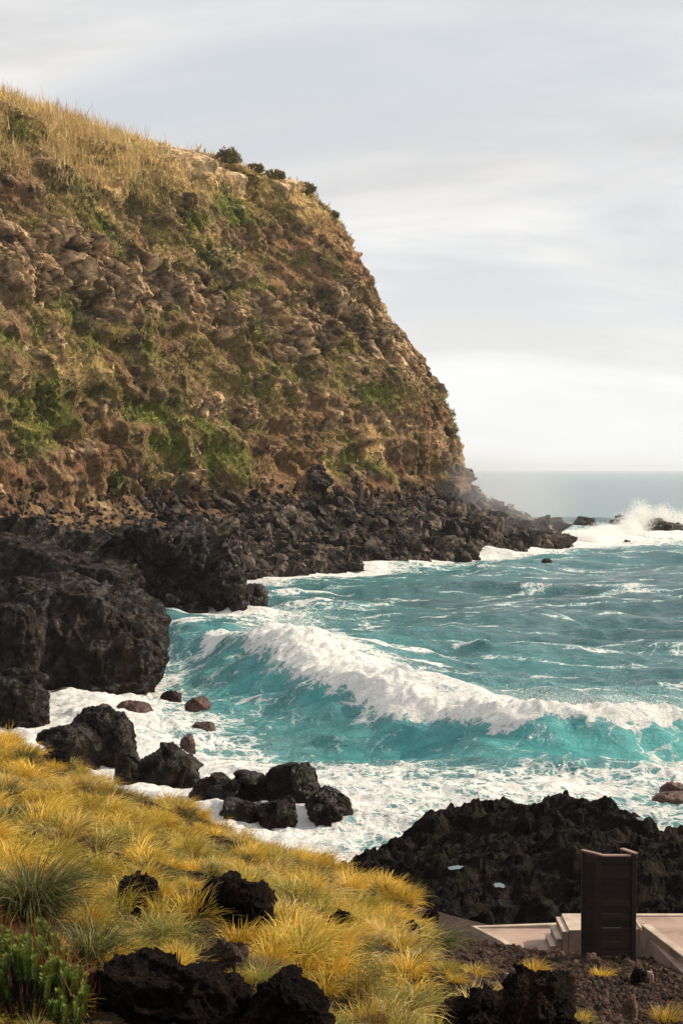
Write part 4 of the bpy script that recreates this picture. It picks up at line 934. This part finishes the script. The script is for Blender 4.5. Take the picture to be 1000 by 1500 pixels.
def tussock_mesh(name, nb, L, seed, palette, lean=(0.25, -0.1), width=0.006, tip=None, curl=1.0, base_r=0.09, spread=0.75):
    r_ = np.random.RandomState(seed); k = 5
    az = r_.uniform(0, 6.283, nb); tilt = np.abs(r_.normal(0, spread * 0.6, nb)) + 0.08
    ln = L * r_.uniform(0.55, 1.15, nb); br = base_r * np.sqrt(r_.rand(nb)); ba = az + r_.normal(0, 0.5, nb)
    root = np.stack([np.cos(ba) * br, np.sin(ba) * br, np.full(nb, -0.04)], 1)
    h = np.stack([np.cos(az), np.sin(az)], 1); cu_ = curl * r_.uniform(0.5, 1.5, nb)
    tt = np.linspace(0, 1, k + 1)[:, None]
    th = tilt[None] + cu_[None] * tt ** 1.3 * 1.1
    seg = ln[None] / k
    dh = np.sin(np.minimum(th, 2.5)) * seg; dz = np.cos(np.minimum(th, 2.5)) * seg
    ch = np.concatenate([np.zeros((1, nb)), np.cumsum(dh[:-1], 0)]); cz = np.concatenate([np.zeros((1, nb)), np.cumsum(dz[:-1], 0)])
    P_ = root[None] + np.stack([ch * h[None, :, 0], ch * h[None, :, 1], cz], -1)
    P_[..., 0] += lean[0] * (tt ** 2) * ln[None]; P_[..., 1] += lean[1] * (tt ** 2) * ln[None]
    sd_ = np.stack([-h[:, 1], h[:, 0], np.zeros(nb)], 1) + r_.normal(size=(nb, 3)) * 0.5; sd_ /= np.linalg.norm(sd_, axis=1, keepdims=True)
    wd = width * (1 - tt ** 1.5 * 0.85)
    V = np.stack([P_ - sd_[None] * wd[..., None], P_ + sd_[None] * wd[..., None]], 2)      # k+1, nb, 2, 3
    Vv = V.transpose(1, 0, 2, 3).reshape(-1, 3)
    f = []
    for j in range(k): f.append([2 * j, 2 * j + 1, 2 * j + 3, 2 * j + 2])
    Fc = (np.array(f)[None] + (np.arange(nb) * 2 * (k + 1))[:, None, None]).reshape(-1, 4)
    pal = np.array(palette); c = pal[r_.randint(len(pal), size=nb)] * r_.uniform(0.75, 1.2, (nb, 1))
    cc = np.repeat(c[:, None], k + 1, 1) 
    tipc = np.array([0.52, 0.36, 0.08] if pal.mean() > 0.12 else [0.16, 0.11, 0.035]); cc = cc + (tipc - cc) * (tt[None] ** 2 * r_.uniform(0, 0.7, (nb, 1))[:, None])
    me = mesh_from(name, Vv, Fc, True, M['blade']); cattr(me, 'Col', np.repeat(cc.reshape(-1, 1, 3), 2, 1).reshape(-1, 3)); return me
GOLD = [(0.70, 0.45, 0.055), (0.62, 0.38, 0.035), (0.78, 0.56, 0.10), (0.48, 0.29, 0.03)]
OLIV = [(0.34, 0.29, 0.04), (0.44, 0.34, 0.05), (0.20, 0.20, 0.035), (0.52, 0.39, 0.06)]
STRAW = [(0.66, 0.52, 0.20), (0.58, 0.43, 0.13), (0.72, 0.58, 0.28)]
GREEN = [(0.10, 0.13, 0.028), (0.16, 0.17, 0.04), (0.22, 0.20, 0.05), (0.34, 0.27, 0.08)]
RUST = [(0.22, 0.11, 0.03), (0.15, 0.08, 0.025), (0.30, 0.18, 0.045), (0.12, 0.10, 0.03)]
DARKG = [(0.06, 0.075, 0.018), (0.10, 0.105, 0.025), (0.16, 0.14, 0.035), (0.26, 0.20, 0.05)]
kw_ = dict(base_r=0.15, width=0.0055)
tv = [tussock_mesh('t', 260, 0.33, 1, GOLD, (0.10, -0.04), curl=1.2, **kw_), tussock_mesh('t', 260, 0.36, 2, GOLD + OLIV[:1], (0.14, -0.03), curl=1.5, **kw_), tussock_mesh('t', 260, 0.33, 3, OLIV, (0.1, -0.08), curl=1.3, **kw_),
      tussock_mesh('t', 230, 0.36, 4, STRAW, (0.18, -0.1), curl=1.8, **kw_), tussock_mesh('t', 260, 0.37, 5, GREEN, (0.12, -0.08), curl=1.5, **kw_), tussock_mesh('t', 240, 0.32, 6, RUST, (0.1, -0.05), curl=1.2, **kw_),
      tussock_mesh('t', 220, 0.30, 7, GOLD + OLIV, (0.1, 0.0), curl=0.8, spread=0.6, **kw_), tussock_mesh('t', 260, 0.36, 8, DARKG, (0.1, -0.05), curl=1.6, **kw_)]
rs = np.random.RandomState(91)
gx, gy = np.meshgrid(np.arange(-17, 7, 0.36), np.arange(9, 48, 0.36)); xy = np.stack([gx.ravel(), gy.ravel()], 1) + rs.uniform(-0.17, 0.17, (gx.size, 2)); n = len(xy)
c_ = cinder_mask(xy); p3 = np.concatenate([xy, np.zeros((n, 1))], 1)
hollow = fbm(p3, 1.5, 3, 241)
tuft_in_cinder = fbm(p3, 1.1, 2, 247) > 0.62
keep = ((c_ < 0.35 + 0.3 * rs.rand(n)) & (hollow > -0.07)) | (tuft_in_cinder & (xy[:, 1] < 30.5)) | ((fbm(p3, 0.9, 2, 248) > 0.28) & (xy[:, 1] < 24))
keep &= (xy[:, 0] > -0.21 * xy[:, 1] - 3.5) & (xy[:, 0] < 0.21 * xy[:, 1] + 2)
keep &= xy[:, 1] < 47; keep &= ~((xy[:, 0] > 1.1) & (xy[:, 1] < 24) & (rs.rand(n) < 0.6)); keep &= xy[:, 1] > 13.5
for (x, y, r0) in slope_rocks: keep &= ~((np.abs(xy[:, 0] - x) < r0 * 0.95) & (xy[:, 1] > y - 2.2) & (xy[:, 1] < y) & (rs.rand(n) < 0.9)); keep &= ((xy[:, 0] - x) ** 2 + (xy[:, 1] - y) ** 2) > (r0 * 0.95) ** 2
xy, p3, hollow = xy[keep], p3[keep], hollow[keep]; n = len(xy)
zt = hill_z(xy)
scl_far = np.where(xy[:, 1] < 19, 0.75, 1.0) * np.where((xy[:, 0] > 1.0) & (xy[:, 1] < 26), 0.7, 1.0)
kind = fbm(p3, 3.2, 3, 251) + rs.normal(0, 0.22, n); dist_ = xy[:, 1]
idx = np.select([kind < -0.36, kind < -0.10, kind < 0.05, kind < 0.30, kind < 0.48], [4, 2, 0, 1, 3], 6)
idx = np.where((rs.rand(n) < 0.06) | ((hollow < -0.05) & (rs.rand(n) < 0.45)), 5, idx); idx = np.where((rs.rand(n) < 0.07) | ((hollow < 0.0) & (rs.rand(n) < 0.3)), 7, idx); idx = np.where((dist_ > 33) & (idx == 4), 0, idx)
scl = np.repeat((rs.uniform(0.7, 1.3, n) * (0.55 + 0.75 * sstep(-0.25, 0.3, hollow)) * scl_far)[:, None], 3, 1)
rot = np.stack([rs.normal(0, 0.2, n), rs.normal(0, 0.2, n) + 0.05, rs.normal(0, 0.9, n)], 1)
scatter('golden_grass', np.concatenate([xy, zt[:, None]], 1), rot, scl, idx, tv, [M['blade']], kind='stuff', label='wind-combed golden grass covering the hill', category='grass')
print('tussocks', n)
# notable tussocks
def tussock(lab, px, py, L, nb, seed, pal, lean, **kw):
    c = hill_hit(px, py)
    me = tussock_mesh('grass_tussock', nb, L, seed, pal, lean, **kw)
    obj('grass_tussock', me, loc=(c[0], c[1], c[2] + 0.02), label=lab, category='tussock')
DG = [(0.04, 0.06, 0.014), (0.065, 0.085, 0.02), (0.11, 0.12, 0.032), (0.26, 0.23, 0.09)]
DB = [(0.05, 0.032, 0.012), (0.085, 0.055, 0.018), (0.13, 0.09, 0.028), (0.05, 0.05, 0.016)]  # dark browns standing in for shade in the grass hollows
for px_, py_, L_t, lab_ in [(78, 1140, 0.42, 'dark brown tussock for a shaded hollow just below the hill crest'), (205, 1205, 0.45, 'dark brown tussock for a shaded hollow on the upper slope below the glossy craggy rock'),
        (95, 1250, 0.4, 'dark brown tussock for a shaded hollow above the big drooping green one'), (245, 1345, 0.42, 'dark brown tussock for a shaded hollow beside the split grey-brown rock'),
        (345, 1268, 0.4, 'long dark tussock for a shaded hollow below the wet boulder cluster'), (412, 1280, 0.4, 'dark tussock for a shaded hollow near the crest below the seaward wet boulder'),
        (450, 1352, 0.36, 'dark tussock for a shaded hollow beside the small pointed rock'), (566, 1372, 0.36, 'dark tussock for a shaded hollow next to the rock at the thinning edge'), (25, 1235, 0.4, 'dark tussock for a shaded hollow at the picture edge above the drooping green one')]:
    tussock(lab_, px_, py_, L_t, 420, int(px_), DB, (0.1, -0.05), curl=1.7, base_r=0.22)
tussock('big drooping dark green tussock above the shrub', 50, 1345, 0.95, 1300, 31, DG, (0.15, -0.15), curl=1.5, base_r=0.22, width=0.007)
tussock('green arching tussock between the shrub and the split rock', 135, 1405, 0.62, 420, 32, DG, (0.2, -0.1), curl=1.4, base_r=0.15)
tussock('dark olive tussock on the crest below the blocky rock', 35, 1120, 0.6, 320, 33, DG[:3], (0.2, -0.05), base_r=0.16)
tussock('green tussock beside the dark rock at the thinning edge', 640, 1392, 0.6, 380, 34, DG, (0.3, -0.15), curl=1.4, base_r=0.15)
tussock('shaggy straw tussock falling over the low black rock ridge', 700, 1495, 0.6, 420, 35, STRAW, (0.3, -0.25), curl=1.5, base_r=0.16)
tussock('golden tuft alone on the cinders below the steps', 780, 1428, 0.34, 260, 36, GOLD, (0.2, -0.1), base_r=0.14)
tussock('small golden tuft on the cinders below the cabin', 880, 1432, 0.24, 200, 37, GOLD, (0.2, -0.1), base_r=0.14)
tussock('rusty tuft at the bottom of the cinders', 975, 1500, 0.34, 240, 38, RUST + GOLD, (0.2, -0.1), base_r=0.14)

# ------------------------------------------------------------------ cinder gravel
sv = [rock_mesh('s', (1, rs.uniform(.7, 1), rs.uniform(.5, .8)), 3, 700 + k, M['stone'], box=3, cuts=12, cut=0.68, amp=0.1) for k in range(6)]
n = 26000
xy = np.stack([rs.uniform(1.0, 8.5, n), rs.uniform(19, 34, n)], 1); xy = xy[cinder_mask(xy) > 0.35 + 0.3 * rs.rand(n)]
xy = xy[~((xy[:, 0] > 5.95) & (xy[:, 1] > 30))]; n = len(xy)
s_ = np.clip(np.exp(rs.normal(-3.75, 0.5, n)), 0.008, 0.085)
scatter('gravel', np.concatenate([xy, (hill_z(xy) + s_ * 0.3)[:, None]], 1), rs.uniform(0, 6.28, (n, 3)), np.repeat(s_[:, None], 3, 1), rs.randint(0, 6, n), sv, [M['stone']], kind='stuff', label='dark reddish cinder gravel below the cabin', category='gravel')

# ------------------------------------------------------------------ evergreen shrub at the lower corner
c = hill_hit(40, 1495)
sh = thing('shrub', 'dense dark green shrub with upright finger-like leafy shoots under the drooping tussock', 'shrub', (c[0], c[1], c[2]))
r_ = np.random.RandomState(71)
Vl, Cl, Vs, Fs, tip_pts = [], [], [], [], []
for k in range(240):
    bx = r_.uniform(-0.55, 0.50); by = r_.uniform(-0.5, 0.7)
    hgt_ = (0.62 + 0.35 * fbm(np.array([[bx * 3, by * 3, 0.5]]), 1.0, 2, 9)[0]) * (1.08 - 0.75 * max(bx - 0.05, 0) / 0.55 * 1.0 - 0.3 * abs(by)); hgt_ = max(hgt_, 0.16)
    l_ = r_.uniform(0.16, 0.30); top_ = np.array([bx * 1.1, by, hgt_]); ax = np.array([r_.normal(0, .16) + bx * .2, r_.normal(0, .14), 1.0]); ax /= np.linalg.norm(ax)
    low = top_ - ax * l_; n_ = int(l_ * 900)
    tq = r_.rand(n_); a_ = r_.uniform(0, 6.283, n_); rad = 0.034 * (1 - 0.45 * tq)
    base = low[None] + ax[None] * (tq * l_)[:, None] + np.stack([np.cos(a_) * rad, np.sin(a_) * rad, 0 * a_], 1) * 0.6
    out_ = np.stack([np.cos(a_), np.sin(a_), 1.1 + 0 * a_], 1); out_ /= np.linalg.norm(out_, axis=1, keepdims=True)
    sd_ = np.stack([-np.sin(a_), np.cos(a_), 0 * a_], 1); L_ = r_.uniform(0.026, 0.042, n_)[:, None]
    Vl.append(np.stack([base - sd_ * 0.005, base + sd_ * 0.005, base + out_ * L_ * .6 + sd_ * .006, base + out_ * L_], 1).reshape(-1, 3))
    cc = np.array([0.045, 0.085, 0.016])[None] * r_.uniform(0.7, 1.3, (n_, 1)) * (0.8 + 0.9 * tq[:, None]) + np.array([0.05, 0.035, 0.0])[None] * tq[:, None]  # light painted into the leaves: lit yellow-green tips, dark lower shoots
    Cl.append(np.repeat(cc, 4, 0))
    for (q0, q1, r0, r1) in ((np.array([bx * .4, by * .5, -0.1]), low, .012, .007), (low, top_, .007, .004)):
        b0 = len(Vs)
        for q_, rr_ in ((q0, r0), (q1, r1)):
            for j in range(4): Vs.append(q_ + np.array([math.cos(j * 1.571), math.sin(j * 1.571), 0]) * rr_)
        for j in range(4): Fs.append([b0 + j, b0 + (j + 1) % 4, b0 + 4 + (j + 1) % 4, b0 + 4 + j])
    tip_pts.append(top_)
Vl = np.concatenate(Vl); me = mesh_from('foliage', Vl, np.arange(len(Vl)).reshape(-1, 4)[:, [0, 1, 2, 3]], False, M['leaf']); cattr(me, 'Col', np.concatenate(Cl)); obj('foliage', me, parent=sh)
obj('stem', mesh_from('stem', Vs, Fs, True, M['wood']), parent=sh)
tp = np.array(tip_pts); tp = tp[r_.randint(len(tp), size=260)]
tp[:, 1] += 0.12
me = leaf_clumps('dry_twigs', tp - [0, 0, .1], np.tile([[0, 0, 1.]], (len(tp), 1)), np.array([0.26, 0.085, 0.03])[None] * r_.uniform(.7, 1.3, (len(tp), 1)), r_.uniform(.12, .24, len(tp)), 3, 72, M['leaf'], 1.0, 0.03, 0.3)
obj('dry_twigs', me, parent=sh)

# ------------------------------------------------------------------ sea haze: one closed box of thin even air
hm = bpy.data.materials.new('haze'); hm.use_nodes = True; ht = hm.node_tree; ht.nodes.clear()
hv_ = N(ht, 'ShaderNodeVolumePrincipled', ins={'Color': (0.86, 0.93, 1.0, 1), 'Density': 0.00007, 'Anisotropy': 0.25})
ho = N(ht, 'ShaderNodeOutputMaterial'); ht.links.new(hv_.outputs[0], ho.inputs['Volume'])
hz_me = box_mesh('haze', -40000, 40000, -300, 40000, -8, 72, hm, 0)
obj('haze', hz_me, kind='stuff', label='thin pale sea haze over the whole bay')

# spray drifting off the surf at the nose of the headland
mm = bpy.data.materials.new('sea_mist'); mm.use_nodes = True; mt_ = mm.node_tree; mt_.nodes.clear()
mv_ = N(mt_, 'ShaderNodeVolumePrincipled', ins={'Color': (0.92, 0.95, 1.0, 1), 'Density': 0.013, 'Anisotropy': 0.2})
mc_ = N(mt_, 'ShaderNodeVectorMath', operation='MULTIPLY', ins={0: N(mt_, 'ShaderNodeTexCoord').outputs['Object'], 1: (1 / 17, 1 / 26, 1 / 11)})
ml_ = N(mt_, 'ShaderNodeVectorMath', operation='LENGTH', ins={0: mc_.outputs[0]})
mt_.links.new(math_(mt_, 'MULTIPLY', math_(mt_, 'POWER', math_(mt_, 'SUBTRACT', 1.0, ml_.outputs['Value'], clamp=True), 1.3), 0.045), mv_.inputs['Density'])
mo_ = N(mt_, 'ShaderNodeOutputMaterial'); mt_.links.new(mv_.outputs[0], mo_.inputs['Volume'])
Dm, Fm = cube_sphere(10)
obj('sea_mist', mesh_from('sea_mist', Dm * np.array([17, 26, 11.0]) * (1 + 0.18 * fbm(Dm, 0.8, 2, 261))[:, None], Fm, True, mm), loc=(25, 289, 7), kind='stuff', label='pale salt mist drifting off the surf at the headland nose')
